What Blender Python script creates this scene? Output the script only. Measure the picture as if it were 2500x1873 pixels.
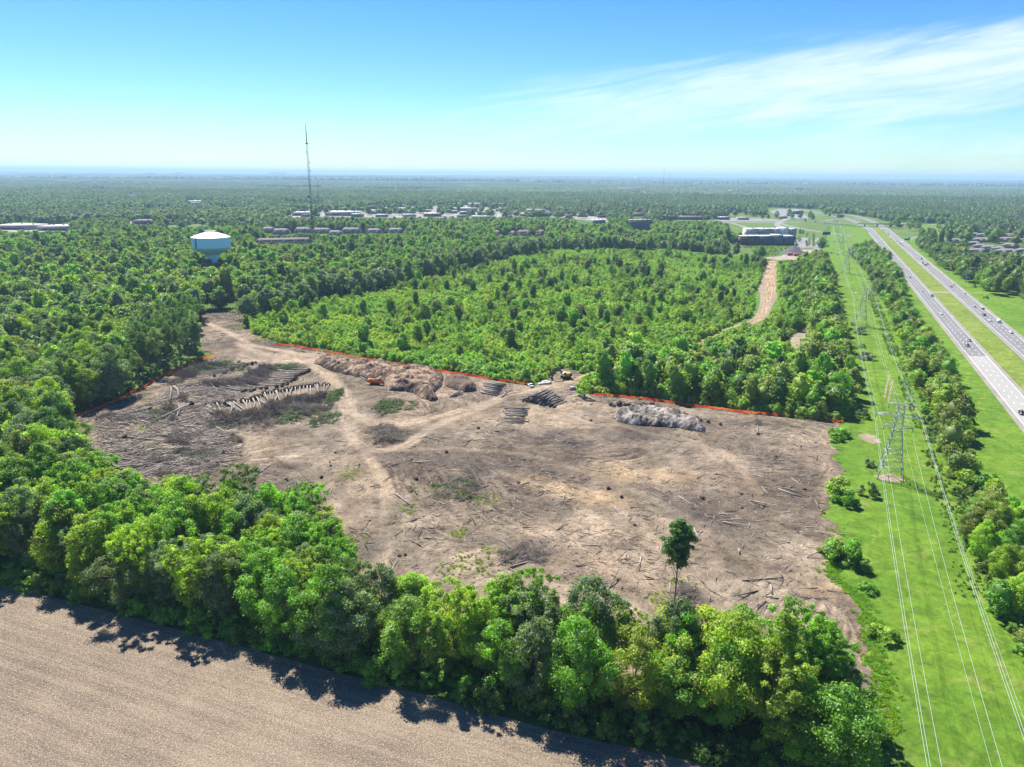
import bpy, bmesh, math, random, sys
import numpy as np
from mathutils import Matrix, Vector
R_ = math.radians
for o in list(bpy.data.objects): bpy.data.objects.remove(o)
SC = bpy.context.scene
COL = SC.collection
rng = np.random.default_rng(7); random.seed(7)

# ---------------------------------------------------------------- camera
FPX, CAMH, PW, PH = 1733.0, 115.0, 2500.0, 1873.0
pitch = math.atan((PH/2-427)/FPX)+R_(0.05); roll = R_(0.5)
Fv = np.array([0, math.cos(pitch), -math.sin(pitch)]); U0 = np.array([0, math.sin(pitch), math.cos(pitch)]); R0 = np.array([1., 0, 0])
Rv = R0*math.cos(roll)+U0*math.sin(roll); Uv = -R0*math.sin(roll)+U0*math.cos(roll)
Cv = np.array([0, 0, CAMH])
cam = bpy.data.cameras.new('camera'); camo = bpy.data.objects.new('camera', cam); COL.objects.link(camo)
cam.sensor_width = 36; cam.lens = 36*FPX/PW; cam.clip_start = 0.5; cam.clip_end = 120000
M = Matrix(((Rv[0], Uv[0], -Fv[0], 0), (Rv[1], Uv[1], -Fv[1], 0), (Rv[2], Uv[2], -Fv[2], CAMH), (0, 0, 0, 1)))
camo.matrix_world = M
SC.camera = camo

# ---------------------------------------------------------------- render settings, world, sun
SC.render.engine = 'CYCLES'
cy = SC.cycles
cy.max_bounces = 6; cy.diffuse_bounces = 4; cy.glossy_bounces = 2; cy.transmission_bounces = 3; cy.volume_bounces = 0; cy.transparent_max_bounces = 8
cy.use_denoising = True; cy.use_adaptive_sampling = True; cy.adaptive_threshold = 0.015
cy.caustics_reflective = False; cy.caustics_refractive = False
SC.view_settings.view_transform = 'Standard'; SC.view_settings.look = 'None'
SC.view_settings.exposure = 1.3; SC.view_settings.gamma = 1.0; SC.view_settings.use_curve_mapping = False
SUN_EL = R_(53); SUN_DIR = np.array([-0.50, 0.866]); SUN_DIR = SUN_DIR/np.hypot(*SUN_DIR)   # horizontal direction TOWARDS the sun
sun = bpy.data.lights.new('sun', 'SUN'); sun.energy = 4.8; sun.angle = R_(0.5); sun.color = (1, 0.955, 0.88)
suno = bpy.data.objects.new('sun', sun); COL.objects.link(suno)
sd = Vector((SUN_DIR[0]*math.cos(SUN_EL), SUN_DIR[1]*math.cos(SUN_EL), math.sin(SUN_EL)))
suno.rotation_euler = sd.to_track_quat('Z', 'Y').to_euler()
suno.location = (0, 0, 300)
W = bpy.data.worlds.new('World'); SC.world = W; W.use_nodes = True
nt = W.node_tree; N = nt.nodes; L = nt.links; N.clear()
def node(t, tree=None, **kw):
    n = (tree or nt).nodes.new(t)
    for k, v in kw.items(): setattr(n, k, v)
    return n
sky = node('ShaderNodeTexSky', sky_type='NISHITA'); sky.sun_disc = False
sky.sun_elevation = SUN_EL; sky.sun_rotation = math.atan2(SUN_DIR[0], SUN_DIR[1])
sky.air_density = 1.0; sky.dust_density = 0.15; sky.ozone_density = 2.5; sky.altitude = 200
hsv = node('ShaderNodeHueSaturation'); hsv.inputs['Saturation'].default_value = 1.35; hsv.inputs['Hue'].default_value = 0.507; hsv.inputs['Value'].default_value = .64
L.new(sky.outputs[0], hsv.inputs['Color'])
tc = node('ShaderNodeTexCoord'); sep = node('ShaderNodeSeparateXYZ'); L.new(tc.outputs['Generated'], sep.inputs[0])
def mth(op, a, b=None, c=None, tree=None, clamp=False):
    t = tree or nt
    n = t.nodes.new('ShaderNodeMath'); n.operation = op; n.use_clamp = clamp
    for i, x in enumerate((a, b, c)):
        if x is None: continue
        if isinstance(x, (int, float)): n.inputs[i].default_value = x
        else: t.links.new(x, n.inputs[i])
    return n.outputs[0]
def maprange(v, a, b, c=0., d=1., tree=None, smooth=True):
    t = tree or nt
    n = t.nodes.new('ShaderNodeMapRange'); n.interpolation_type = 'SMOOTHSTEP' if smooth else 'LINEAR'
    n.inputs[1].default_value = a; n.inputs[2].default_value = b; n.inputs[3].default_value = c; n.inputs[4].default_value = d
    t.links.new(v, n.inputs[0]); return n.outputs[0]
# high thin cirrus: noise on azimuth / elevation of the sky direction
az = mth('ARCTAN2', sep.outputs[0], sep.outputs[1]); el = mth('ARCSINE', sep.outputs[2])
cmb = node('ShaderNodeCombineXYZ')
L.new(mth('MULTIPLY', az, 2.4), cmb.inputs[0]); L.new(mth('MULTIPLY', mth('SUBTRACT', el, mth('MULTIPLY', az, 0.14)), 17.0), cmb.inputs[1])
cn = node('ShaderNodeTexNoise'); cn.inputs['Scale'].default_value = 1.5; cn.inputs['Detail'].default_value = 10; cn.inputs['Roughness'].default_value = 0.62; cn.inputs['Distortion'].default_value = 0.8
L.new(cmb.outputs[0], cn.inputs['Vector'])
cn2 = node('ShaderNodeTexNoise'); cn2.inputs['Scale'].default_value = 4.0; cn2.inputs['Detail'].default_value = 8; cn2.inputs['Roughness'].default_value = 0.65
L.new(cmb.outputs[0], cn2.inputs['Vector'])
# main band rises to the right: centre elevation = a + b*az
band = mth('SUBTRACT', el, mth('ADD', 0.078, mth('MULTIPLY', az, 0.075)))
bm1 = mth('SUBTRACT', 1.0, maprange(mth('ABSOLUTE', band), 0.0, 0.078))
bm1 = mth('MULTIPLY', bm1, maprange(az, -0.30, 0.36))
low = mth('MULTIPLY', mth('SUBTRACT', 1.0, maprange(el, 0.02, 0.14)), maprange(az, -0.35, 0.35, 0.15, 0.75))
cov = mth('MAXIMUM', mth('MULTIPLY', bm1, 1.15), mth('MULTIPLY', low, 0.5))
nn = mth('ADD', mth('MULTIPLY', cn.outputs[0], 0.75), mth('MULTIPLY', cn2.outputs[0], 0.25))
cl = mth('MULTIPLY', maprange(mth('ADD', nn, mth('MULTIPLY', cov, 0.34)), 0.54, 1.02), maprange(cov, 0.0, 0.45))
cl = mth('MULTIPLY', cl, 0.8)
mixc = node('ShaderNodeMix', data_type='RGBA'); 
tint = node('ShaderNodeMix', data_type='RGBA', blend_type='MULTIPLY'); tint.inputs[0].default_value = 1; tint.inputs[7].default_value = (.74, .98, 1.13, 1); L.new(hsv.outputs[0], tint.inputs[6])
L.new(cl, mixc.inputs[0]); L.new(tint.outputs[2], mixc.inputs[6]); mixc.inputs[7].default_value = (5.2, 5.7, 6.1, 1)
bg = node('ShaderNodeBackground'); L.new(mixc.outputs[2], bg.inputs[0]); bg.inputs[1].default_value = 0.088
out = node('ShaderNodeOutputWorld'); L.new(bg.outputs[0], out.inputs[0])

# ---------------------------------------------------------------- photo pixel -> point on the ground
def G(u, v, z=0.):
    d = Fv+Rv*((u-PW/2)/FPX)-Uv*((v-PH/2)/FPX)
    t = (z-CAMH)/d[2]; q = Cv+d*t
    return np.array([q[0], q[1]])
def D(u, v, z=0.): return G(u*1.1302, v*1.1302, z)
def crop(x0, y0, s): return lambda x, y, z=0.: G(x0+x/s, y0+y/s, z)
c3 = crop(1600, 380, 2.4578); c4 = crop(1780, 500, 6.9125); c5 = crop(2050, 400, 4.142); c7 = crop(1900, 700, 2.7617)
k1 = crop(0, 380, 2.6333); k2 = crop(800, 380, 2.6333); k4 = crop(0, 700, 2.4578); k5 = crop(600, 750, 2.4578); k6 = crop(1400, 750, 2.765); k7 = crop(1150, 850, 6.627); k3 = crop(1600, 1250, 2.4578); kb = crop(800, 1250, 2.4578)
def proj(x, y, z):
    x, y, z = np.asarray(x, float), np.asarray(y, float), np.asarray(z, float)-CAMH
    w = x*Fv[0]+y*Fv[1]+z*Fv[2]
    w = np.where(w < 1, 1, w)
    return PW/2+FPX*(x*Rv[0]+y*Rv[1]+z*Rv[2])/w, PH/2-FPX*(x*Uv[0]+y*Uv[1]+z*Uv[2])/w, w
def zat(x, y, v):          # height of the point above (x,y) seen on photo row v
    lo, hi = -50., 600.
    for _ in range(50):
        m = (lo+hi)/2
        if proj(x, y, m)[1] > v: lo = m
        else: hi = m
    return lo
def pts(fn, l): return np.array([fn(*p) for p in l])
def pip(px, py, poly):
    px = np.asarray(px, float); py = np.asarray(py, float); ins = np.zeros(px.shape, bool)
    x, y = poly[:, 0], poly[:, 1]; j = len(x)-1
    for i in range(len(x)):
        c = ((y[i] > py) != (y[j] > py))
        ins ^= c & (px < (x[j]-x[i])*(py-y[i])/(y[j]-y[i]+1e-12)+x[i])
        j = i
    return ins
def pdist(px, py, line):     # distance to polyline
    best = np.full(np.shape(px), 1e9)
    for a, b in zip(line[:-1], line[1:]):
        d = b-a; l2 = d@d+1e-9
        t = np.clip(((px-a[0])*d[0]+(py-a[1])*d[1])/l2, 0, 1)
        best = np.minimum(best, np.hypot(px-a[0]-t*d[0], py-a[1]-t*d[1]))
    return best
def smooth_line(P, step=4.):      # Catmull-Rom resample
    P = np.asarray(P, float); Q = np.vstack([2*P[0]-P[1], P, 2*P[-1]-P[-2]]); o = []
    for i in range(1, len(Q)-2):
        n = max(2, int(np.linalg.norm(Q[i+1]-Q[i])/step))
        for k in range(n):
            t = k/n
            o.append(.5*((2*Q[i])+(-Q[i-1]+Q[i+1])*t+(2*Q[i-1]-5*Q[i]+4*Q[i+1]-Q[i+2])*t*t+(-Q[i-1]+3*Q[i]-3*Q[i+1]+Q[i+2])*t**3))
    o.append(P[-1]); return np.array(o)
def vnoise(x, y, s, seed=0):
    r = np.random.default_rng(seed+991); T = r.random((257, 257))
    X = np.asarray(x)/s+1000.37*(seed % 7+1); Y = np.asarray(y)/s+777.7
    xi = np.floor(X).astype(int); yi = np.floor(Y).astype(int); fx = X-xi; fy = Y-yi
    fx = fx*fx*(3-2*fx); fy = fy*fy*(3-2*fy); a = xi % 256; b = yi % 256
    return (T[a, b]*(1-fx)+T[a+1, b]*fx)*(1-fy)+(T[a, b+1]*(1-fx)+T[a+1, b+1]*fx)*fy
def fbm(x, y, s, o=4, seed=0):
    t = 0; a = .5
    for i in range(o): t = t+a*vnoise(x, y, s/2**i, seed+i*13); a *= .5
    return t/(1-.5**o)

# ---------------------------------------------------------------- object helpers
def tag(o, label=None, cat=None, group=None, kind=None):
    if label: o['label'] = label
    if cat: o['category'] = cat
    if group: o['group'] = group
    if kind: o['kind'] = kind
    return o
def empty(name, loc, rz=0., label=None, cat=None, group=None, sc=None):
    o = bpy.data.objects.new(name, None); COL.objects.link(o); o.location = loc; o.rotation_euler = (0, 0, rz); o.empty_display_size = .5
    if sc is not None: o.scale = sc
    return tag(o, label, cat, group)
def mesh(name, V, Fc, mat=None, attrs=None, smooth=False):
    """V (n,3); Fc (m,k) array or a list of arrays with different k"""
    me = bpy.data.meshes.new(name); V = np.asarray(V, np.float32)
    if isinstance(Fc, np.ndarray): Fc = [Fc]
    Fc = [np.asarray(f, np.int32) for f in Fc if len(f)]
    me.vertices.add(len(V)); me.vertices.foreach_set('co', V.ravel())
    if Fc:
        li = np.concatenate([f.ravel() for f in Fc]); tot = np.concatenate([np.full(len(f), f.shape[1]) for f in Fc]); st = np.concatenate([[0], np.cumsum(tot)[:-1]])
        me.loops.add(len(li)); me.loops.foreach_set('vertex_index', li)
        me.polygons.add(len(tot)); me.polygons.foreach_set('loop_start', st.astype(np.int32)); me.polygons.foreach_set('loop_total', tot.astype(np.int32))
        if smooth: me.polygons.foreach_set('use_smooth', np.ones(len(tot), bool))
    me.update(calc_edges=True)
    for k, (dom, typ, arr) in (attrs or {}).items():
        a = me.attributes.new(k, typ, dom); arr = np.asarray(arr, np.float32 if typ != 'INT' else np.int32)
        a.data.foreach_set('vector' if typ == 'FLOAT_VECTOR' else ('color' if typ == 'FLOAT_COLOR' else 'value'), arr.ravel())
    if mat: me.materials.append(mat)
    return me
def link(name, me, parent=None, loc=None):
    o = bpy.data.objects.new(name, me); COL.objects.link(o)
    if parent: o.parent = parent
    if loc is not None: o.location = loc
    return o
class MB:        # gathers simple solids for one mesh
    def __init__(s): s.v = []; s.f3 = []; s.f4 = []; s.n = 0
    def add(s, V, F):
        V = np.asarray(V, float); s.v.append(V)
        for f in F: (s.f3 if len(f) == 3 else s.f4).append([i+s.n for i in f])
        s.n += len(V); return s
    def box(s, c, sz, rz=0.):
        x, y, z = np.array(sz)/2; V = np.array([[a*x, b*y, d*z] for d in (-1, 1) for a, b in ((-1, -1), (1, -1), (1, 1), (-1, 1))])
        k, q = math.cos(rz), math.sin(rz); V = V@np.array([[k, q, 0], [-q, k, 0], [0, 0, 1]])+np.array(c)
        return s.add(V, [(3, 2, 1, 0), (4, 5, 6, 7), (0, 1, 5, 4), (1, 2, 6, 5), (2, 3, 7, 6), (3, 0, 4, 7)])
    def tube(s, P, rad, n=6, cap=True):
        P = np.asarray(P, float); rad = np.broadcast_to(rad, (len(P),)); rings = []
        for i in range(len(P)):
            t = P[min(i+1, len(P)-1)]-P[max(i-1, 0)]; t = t/(np.linalg.norm(t)+1e-9)
            a = np.cross(t, [0, 0, 1] if abs(t[2]) < .95 else [1, 0, 0]); a /= np.linalg.norm(a); b = np.cross(t, a)
            an = np.arange(n)*2*math.pi/n
            rings.append(P[i]+rad[i]*(np.cos(an)[:, None]*a+np.sin(an)[:, None]*b))
        V = np.vstack(rings); F = [(i*n+k, i*n+(k+1) % n, (i+1)*n+(k+1) % n, (i+1)*n+k) for i in range(len(P)-1) for k in range(n)]
        if cap:
            V = np.vstack([V, P[0], P[-1]]); m = len(V); e = (len(P)-1)*n
            F += [(m-2, (k+1) % n, k) for k in range(n)]+[(m-1, e+k, e+(k+1) % n) for k in range(n)]
        return s.add(V, F)
    def bar(s, a, b, w):
        return s.tube([a, b], w/2, 4)
    def lathe(s, prof, n=24, c=(0, 0, 0)):
        an = np.arange(n)*2*math.pi/n; V = np.vstack([np.c_[r*np.cos(an), r*np.sin(an), np.full(n, z)] for r, z in prof])+np.array(c)
        return s.add(V, [(i*n+k, i*n+(k+1) % n, (i+1)*n+(k+1) % n, (i+1)*n+k) for i in range(len(prof)-1) for k in range(n)])
    def prism(s, prof, y0, y1):     # profile in xz, extruded along y
        n = len(prof); V = [[x, y0, z] for x, z in prof]+[[x, y1, z] for x, z in prof]
        F = [(i, (i+1) % n, n+(i+1) % n, n+i) for i in range(n)]
        c = np.mean(prof, 0); V += [[c[0], y0, c[1]], [c[0], y1, c[1]]]
        F += [(2*n, (i+1) % n, i) for i in range(n)]+[(2*n+1, n+i, n+(i+1) % n) for i in range(n)]
        return s.add(V, F)
    def mesh(s, name, mat, smooth=False):
        return mesh(name, np.vstack(s.v), [np.array(s.f4).reshape(-1, 4), np.array(s.f3).reshape(-1, 3)], mat, smooth=smooth)
    def build(s, name, mat, parent=None, smooth=False, loc=None): return link(name, s.mesh(name, mat, smooth), parent, loc)
def copy_tree(o, parent=None):
    c = o.copy(); COL.objects.link(c)
    if parent: c.parent = parent
    for ch in o.children: copy_tree(ch, c)
    return c

# ---------------------------------------------------------------- materials
def mat(name, col=(.5, .5, .5), rough=.8, noise=0., nscale=1., bump=0., bscale=5., metal=0., spec=.3, coord='Object', col2=None):
    m = bpy.data.materials.new(name); m.use_nodes = True; t = m.node_tree; b = t.nodes['Principled BSDF']
    b.inputs['Base Color'].default_value = (*col, 1); b.inputs['Roughness'].default_value = rough; b.inputs['Metallic'].default_value = metal; b.inputs['Specular IOR Level'].default_value = spec
    tcn = t.nodes.new('ShaderNodeTexCoord') if (noise or bump) else None
    if noise:
        n = t.nodes.new('ShaderNodeTexNoise'); n.inputs['Scale'].default_value = nscale; n.inputs['Detail'].default_value = 6; n.inputs['Roughness'].default_value = .65
        t.links.new(tcn.outputs[coord], n.inputs['Vector'])
        r = t.nodes.new('ShaderNodeValToRGB'); r.color_ramp.elements[0].position = .3; r.color_ramp.elements[1].position = .7
        c2 = col2 or tuple(min(1, c*(1+noise)) for c in col); c1 = tuple(c*(1-noise) for c in col) if col2 is None else col
        r.color_ramp.elements[0].color = (*c1, 1); r.color_ramp.elements[1].color = (*c2, 1)
        t.links.new(n.outputs[0], r.inputs[0]); t.links.new(r.outputs[0], b.inputs['Base Color'])
    if bump:
        n = t.nodes.new('ShaderNodeTexNoise'); n.inputs['Scale'].default_value = bscale; n.inputs['Detail'].default_value = 8; n.inputs['Roughness'].default_value = .7
        t.links.new(tcn.outputs[coord], n.inputs['Vector']); bp = t.nodes.new('ShaderNodeBump'); bp.inputs['Strength'].default_value = 1; bp.inputs['Distance'].default_value = bump
        t.links.new(n.outputs[0], bp.inputs['Height']); t.links.new(bp.outputs[0], b.inputs['Normal'])
    return m
def leaf_mat(name, mode):
    m = bpy.data.materials.new(name); m.use_nodes = True; t = m.node_tree; t.nodes.clear(); n_ = lambda k: t.nodes.new(k)
    if mode == 'object':
        oi = n_('ShaderNodeObjectInfo'); base = oi.outputs['Color']
    else:
        at = n_('ShaderNodeAttribute'); at.attribute_type = 'INSTANCER'; at.attribute_name = 'tint'; base = at.outputs['Color']
    lv = n_('ShaderNodeAttribute'); lv.attribute_name = 'lv'
    f = mth('ADD', mth('MULTIPLY', lv.outputs['Fac'], .85, tree=t), .575, tree=t)
    mx = n_('ShaderNodeVectorMath'); mx.operation = 'SCALE'; t.links.new(base, mx.inputs[0]); t.links.new(f, mx.inputs['Scale'])
    df = n_('ShaderNodeBsdfDiffuse'); t.links.new(mx.outputs[0], df.inputs[0])
    tr = n_('ShaderNodeBsdfTranslucent'); tm = n_('ShaderNodeVectorMath'); tm.operation = 'MULTIPLY'; t.links.new(mx.outputs[0], tm.inputs[0]); tm.inputs[1].default_value = (1.45, 1.55, .5); t.links.new(tm.outputs[0], tr.inputs[0])
    gl = n_('ShaderNodeBsdfGlossy'); gl.inputs['Roughness'].default_value = .55; gl.inputs[0].default_value = (.8, .9, .8, 1)
    a = n_('ShaderNodeMixShader'); a.inputs[0].default_value = .52; t.links.new(df.outputs[0], a.inputs[1]); t.links.new(tr.outputs[0], a.inputs[2])
    g = n_('ShaderNodeMixShader'); g.inputs[0].default_value = .035; t.links.new(a.outputs[0], g.inputs[1]); t.links.new(gl.outputs[0], g.inputs[2])
    o = n_('ShaderNodeOutputMaterial'); t.links.new(g.outputs[0], o.inputs[0]); return m
LEAF = leaf_mat('leaf', 'object'); LEAFI = leaf_mat('leaf_woodland', 'inst')
BARK = mat('bark', (.21, .175, .14), .95, .4, 3, .04, 6)
PALEWOOD = mat('pale_log', (.25, .22, .185), .9, .3, 2.5, .03, 5)
GREYWOOD = mat('grey_log', (.17, .15, .13), .9, .4, 2.5, .03, 5)
ROOT = mat('root_soil', (.075, .056, .043), 1, .5, 2, .15, 4)
STEEL = mat('galvanised_steel', (.28, .31, .32), .45, metal=.35, spec=.5)
WIRE = mat('aluminium_wire', (.50, .52, .52), .4, metal=.2, spec=.5)
DKSTEEL = mat('dark_steel', (.10, .09, .09), .6)
TYRE = mat('rubber', (.02, .02, .02), .9)
GLASS = mat('dark_glass', (.02, .028, .035), .12, spec=.6)
WHITE = mat('white_paint', (.78, .78, .76), .5)
ORANGEP = mat('orange_machine_paint', (.62, .17, .03), .55)
YELP = mat('yellow_machine_paint', (.62, .42, .04), .55)
CONC = mat('concrete', (.42, .40, .37), .9, .15, .4, .02, 4)
ASPH = mat('asphalt', (.155, .152, .15), .9, .12, .05)
ASPH2 = mat('pale_asphalt', (.20, .195, .185), .9, .15, .03)
SHLD = mat('shoulder', (.215, .195, .17), .95, .2, .08)
PAINT = mat('road_paint', (.8, .8, .76), .6)
# ---------------------------------------------------------------- key lines and areas on the ground
field_edge = pts(G, [(-420, 1320), (-200, 1378), (0, 1427), (260, 1492), (520, 1560), (800, 1636), (1024, 1693), (1329, 1779), (1700, 1862), (2000, 1930), (2260, 1985)])
clear_poly = pts(D, [(150, 905), (250, 873), (330, 832), (380, 803), (455, 772), (425, 742), (420, 700), (440, 680), (500, 668), (540, 676), (530, 698), (562, 724), (600, 735), (632, 743), (700, 756), (780, 775), (900, 793), (1000, 810), (1080, 825), (1150, 835), (1180, 822), (1215, 796), (1250, 806), (1245, 835), (1285, 853), (1400, 863), (1500, 878), (1620, 893), (1720, 905), (1815, 915), (1800, 930), (1798, 960), (1812, 1000), (1826, 1040), (1792, 1060), (1788, 1110), (1812, 1130), (1828, 1190), (1785, 1215), (1792, 1250), (1842, 1290), (1862, 1330), (1872, 1390), (1888, 1440), (1895, 1500), (1900, 1580),
    (1750, 1580), (1500, 1530), (1250, 1500), (1050, 1440), (900, 1420), (740, 1340), (600, 1270), (450, 1220), (300, 1170), (238, 1100), (215, 1020), (190, 960)])
track_w = [
 (pts(k5, [(-40, 220), (80, 275), (250, 305), (400, 345), (520, 440), (590, 540), (640, 640), (760, 692), (960, 700), (1200, 650), (1450, 580), (1650, 515), (1800, 478), (1960, 450)]), 7),
 (pts(k5, [(590, 560), (605, 680), (625, 780), (700, 850), (820, 862), (960, 832), (1060, 770), (1200, 690), (1450, 596)]), 5),
 (pts(k5, [(690, 850), (770, 950), (825, 1040), (850, 1130), (845, 1229), (835, 1330), (830, 1450), (800, 1600)]), 4),
 (pts(k4, [(1235, 215), (1400, 290), (1500, 350), (1700, 390), (1900, 430)]), 5),
 (pts(k6, [(-200, 640), (-60, 720), (150, 800), (300, 800), (520, 860), (760, 900), (1000, 980), (1120, 1100), (1250, 1250)]), 4),
 (pts(k5, [(900, 860), (1200, 860), (1500, 870), (1800, 920), (2100, 1010), (2400, 1140), (2700, 1300), (3000, 1500)]), 3.5),
 (pts(k6, [(1700, 860), (1720, 1000), (1700, 1150), (1690, 1300), (1700, 1400)]), 3.5),
]
haul_line = pts(G, [(1884, 636), (1883, 680), (1880, 710), (1872, 740), (1852, 778), (1790, 802), (1720, 835), (1640, 862), (1560, 880), (1480, 905), (1400, 930), (1345, 946)])
ltrack_line = pts(G, [(500, 792), (560, 776), (650, 750), (744, 724), (830, 702), (900, 690), (1000, 664), (1060, 650)])
glade_poly = pts(k6, [(1440, 215), (1500, 150), (1590, 130), (1600, 190), (1540, 270), (1480, 300)])

thicket = pts(D, [(508, 702), (540, 733), (600, 746), (700, 754), (780, 773), (900, 791), (1000, 808), (1080, 823), (1150, 832), (1180, 818), (1215, 792), (1256, 800), (1262, 850), (1400, 860), (1500, 875), (1620, 890), (1720, 902), (1815, 912), (1838, 880), (1828, 800), (1818, 740), (1800, 650), (1780, 590), (1770, 550), (1690, 563), (1640, 562), (1560, 556), (1450, 546), (1200, 546), (1060, 570), (900, 612), (780, 640), (660, 662), (560, 683)])
# ---------------------------------------------------------------- ground
GRASSC = dict(a=(.085, .17, .022), b=(.16, .27, .035))
def ground_mat(name, c1, c2, c3_=None, s1=.02, s2=.6, bump=.15):
    m = bpy.data.materials.new(name); m.use_nodes = True; t = m.node_tree; b = t.nodes['Principled BSDF']; b.inputs['Roughness'].default_value = 1; b.inputs['Specular IOR Level'].default_value = .1
    tcn = t.nodes.new('ShaderNodeTexCoord')
    def nz(s, d=6, r=.6, dist=0):
        n = t.nodes.new('ShaderNodeTexNoise'); n.inputs['Scale'].default_value = s; n.inputs['Detail'].default_value = d; n.inputs['Roughness'].default_value = r; n.inputs['Distortion'].default_value = dist
        t.links.new(tcn.outputs['Object'], n.inputs['Vector']); return n.outputs[0]
    big = nz(s1, 5, .6, .6); sm = nz(s2, 7, .75)
    f = mth('ADD', mth('MULTIPLY', maprange(big, .3, .7, tree=t), .55, tree=t), mth('MULTIPLY', maprange(sm, .3, .7, tree=t), .45, tree=t), tree=t)
    mx = t.nodes.new('ShaderNodeMix'); mx.data_type = 'RGBA'; t.links.new(f, mx.inputs[0]); mx.inputs[6].default_value = (*c1, 1); mx.inputs[7].default_value = (*c2, 1); o = mx.outputs[2]
    if c3_:
        m3 = t.nodes.new('ShaderNodeMix'); m3.data_type = 'RGBA'; t.links.new(mth('MULTIPLY', maprange(nz(s1*2.7, 8, .7, 1.), .52, .70, tree=t), .7, tree=t), m3.inputs[0]); t.links.new(o, m3.inputs[6]); m3.inputs[7].default_value = (*c3_, 1); o = m3.outputs[2]
    vm = t.nodes.new('ShaderNodeVectorMath'); vm.operation = 'SCALE'; t.links.new(o, vm.inputs[0]); t.links.new(maprange(nz(.22, 7, .78, .8), .32, .68, .66, 1.28, tree=t), vm.inputs['Scale']); t.links.new(vm.outputs[0], b.inputs['Base Color'])
    bp = t.nodes.new('ShaderNodeBump'); bp.inputs['Distance'].default_value = bump; bp.inputs['Strength'].default_value = 1; t.links.new(nz(s2*1.7, 8, .8), bp.inputs['Height']); t.links.new(bp.outputs[0], b.inputs['Normal'])
    return m
MG_BASE = ground_mat('ground_cover', (.045, .085, .018), (.085, .14, .026), None, .03, .5, .3)
MG_GRASS = ground_mat('grass_turf', (.060, .135, .012), (.130, .215, .020), (.20, .22, .055), .03, .75, .35)
MG_MEAD = ground_mat('meadow_turf', (.065, .11, .022), (.11, .165, .033), (.18, .18, .07), .012, .2, .2)
MG_DIRT = ground_mat('bare_earth', (.19, .152, .11), (.28, .225, .16), (.13, .11, .06), .05, .5, .15)
MG_SAND = ground_mat('sandy_haul_road', (.22, .155, .098), (.34, .245, .155), (.15, .10, .07), .08, .6, .15)
MG_MEDIAN = ground_mat('mown_median', (.10, .15, .022), (.17, .215, .035), (.24, .23, .085), .03, .5, .15)
MG_LOT = ground_mat('parking_lot', (.18, .175, .17), (.23, .225, .22), None, .01, .1, .02)
def rutted(m, amt, sc=.06, ac=1.1, bump=.1):
    t = m.node_tree; b = t.nodes['Principled BSDF']; at = t.nodes.new('ShaderNodeAttribute'); at.attribute_name = 'st'; mp = t.nodes.new('ShaderNodeMapping'); mp.inputs['Scale'].default_value = (sc, ac, 1); t.links.new(at.outputs['Vector'], mp.inputs[0])
    n = t.nodes.new('ShaderNodeTexNoise'); n.inputs['Scale'].default_value = 1; n.inputs['Detail'].default_value = 5; n.inputs['Distortion'].default_value = .2; t.links.new(mp.outputs[0], n.inputs['Vector'])
    old = b.inputs['Base Color'].links[0].from_socket; vm = t.nodes.new('ShaderNodeVectorMath'); vm.operation = 'SCALE'; t.links.new(old, vm.inputs[0]); t.links.new(maprange(n.outputs[0], .3, .7, 1-amt, 1+amt, tree=t), vm.inputs['Scale']); t.links.new(vm.outputs[0], b.inputs['Base Color']); return m
rutted(MG_SAND, .35, .03, .75); rutted(ASPH, .10, .02, .55)
def axis(lim, fine, step):
    a = list(np.arange(0, fine+1, step)); x = a[-1]; s = step
    while x < lim: s *= 1.5; x += s; a.append(x)
    return np.array([-k for k in a[:0:-1]]+a)
ax = axis(60000, 1600, 80); ay = axis(60000, 2000, 80)
X, Y = np.meshgrid(ax, ay); nx, ny = len(ax), len(ay)
Zg = np.where(np.hypot(X, Y) > 12000, (fbm(X, Y, 9000, 3, 5)-.5)*60, 0.)
idx = np.arange(nx*ny).reshape(ny, nx)
quads = np.stack([idx[:-1, :-1], idx[:-1, 1:], idx[1:, 1:], idx[1:, :-1]], -1).reshape(-1, 4)
tag(link('ground', mesh('ground', np.c_[X.ravel(), Y.ravel(), Zg.ravel()], quads, MG_BASE)), kind='structure')
def sheet(name, poly, z, m, step=None):
    bm = bmesh.new(); vs = [bm.verts.new((p[0], p[1], z)) for p in poly]; f = bm.faces.new(vs)
    if f.normal.z < 0: f.normal_flip()
    bm.normal_update()
    if f.normal.z < 0: f.normal_flip()
    bmesh.ops.triangulate(bm, faces=[f]); me = bpy.data.meshes.new(name); bm.to_mesh(me); bm.free(); me.materials.append(m)
    return tag(link(name, me), kind='structure')
def ribbon(name, line, w, z, m, zs=None, step=8., kind='structure'):
    P = smooth_line(line, step); T = np.gradient(P, axis=0); T /= np.linalg.norm(T, axis=1)[:, None]; Nn = np.c_[-T[:, 1], T[:, 0]]
    w = np.broadcast_to(w, (len(P),)) if np.isscalar(w) else np.interp(np.linspace(0, 1, len(P)), np.linspace(0, 1, len(w)), w)
    zz = np.full(len(P), z) if zs is None else zs(P)
    V = np.vstack([np.c_[P+Nn*w[:, None]/2, zz], np.c_[P-Nn*w[:, None]/2, zz]]); n = len(P); i = np.arange(n-1)
    al = np.r_[0, np.cumsum(np.linalg.norm(np.diff(P, axis=0), axis=1))]; st_ = np.r_[np.c_[al, w/2, 0*al], np.c_[al, -w/2, 0*al]]
    o = link(name, mesh(name, V, np.c_[i, i+n, i+n+1, i+1], m, {'st': ('POINT', 'FLOAT_VECTOR', st_)}))
    return tag(o, kind=kind) if kind else o
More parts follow.
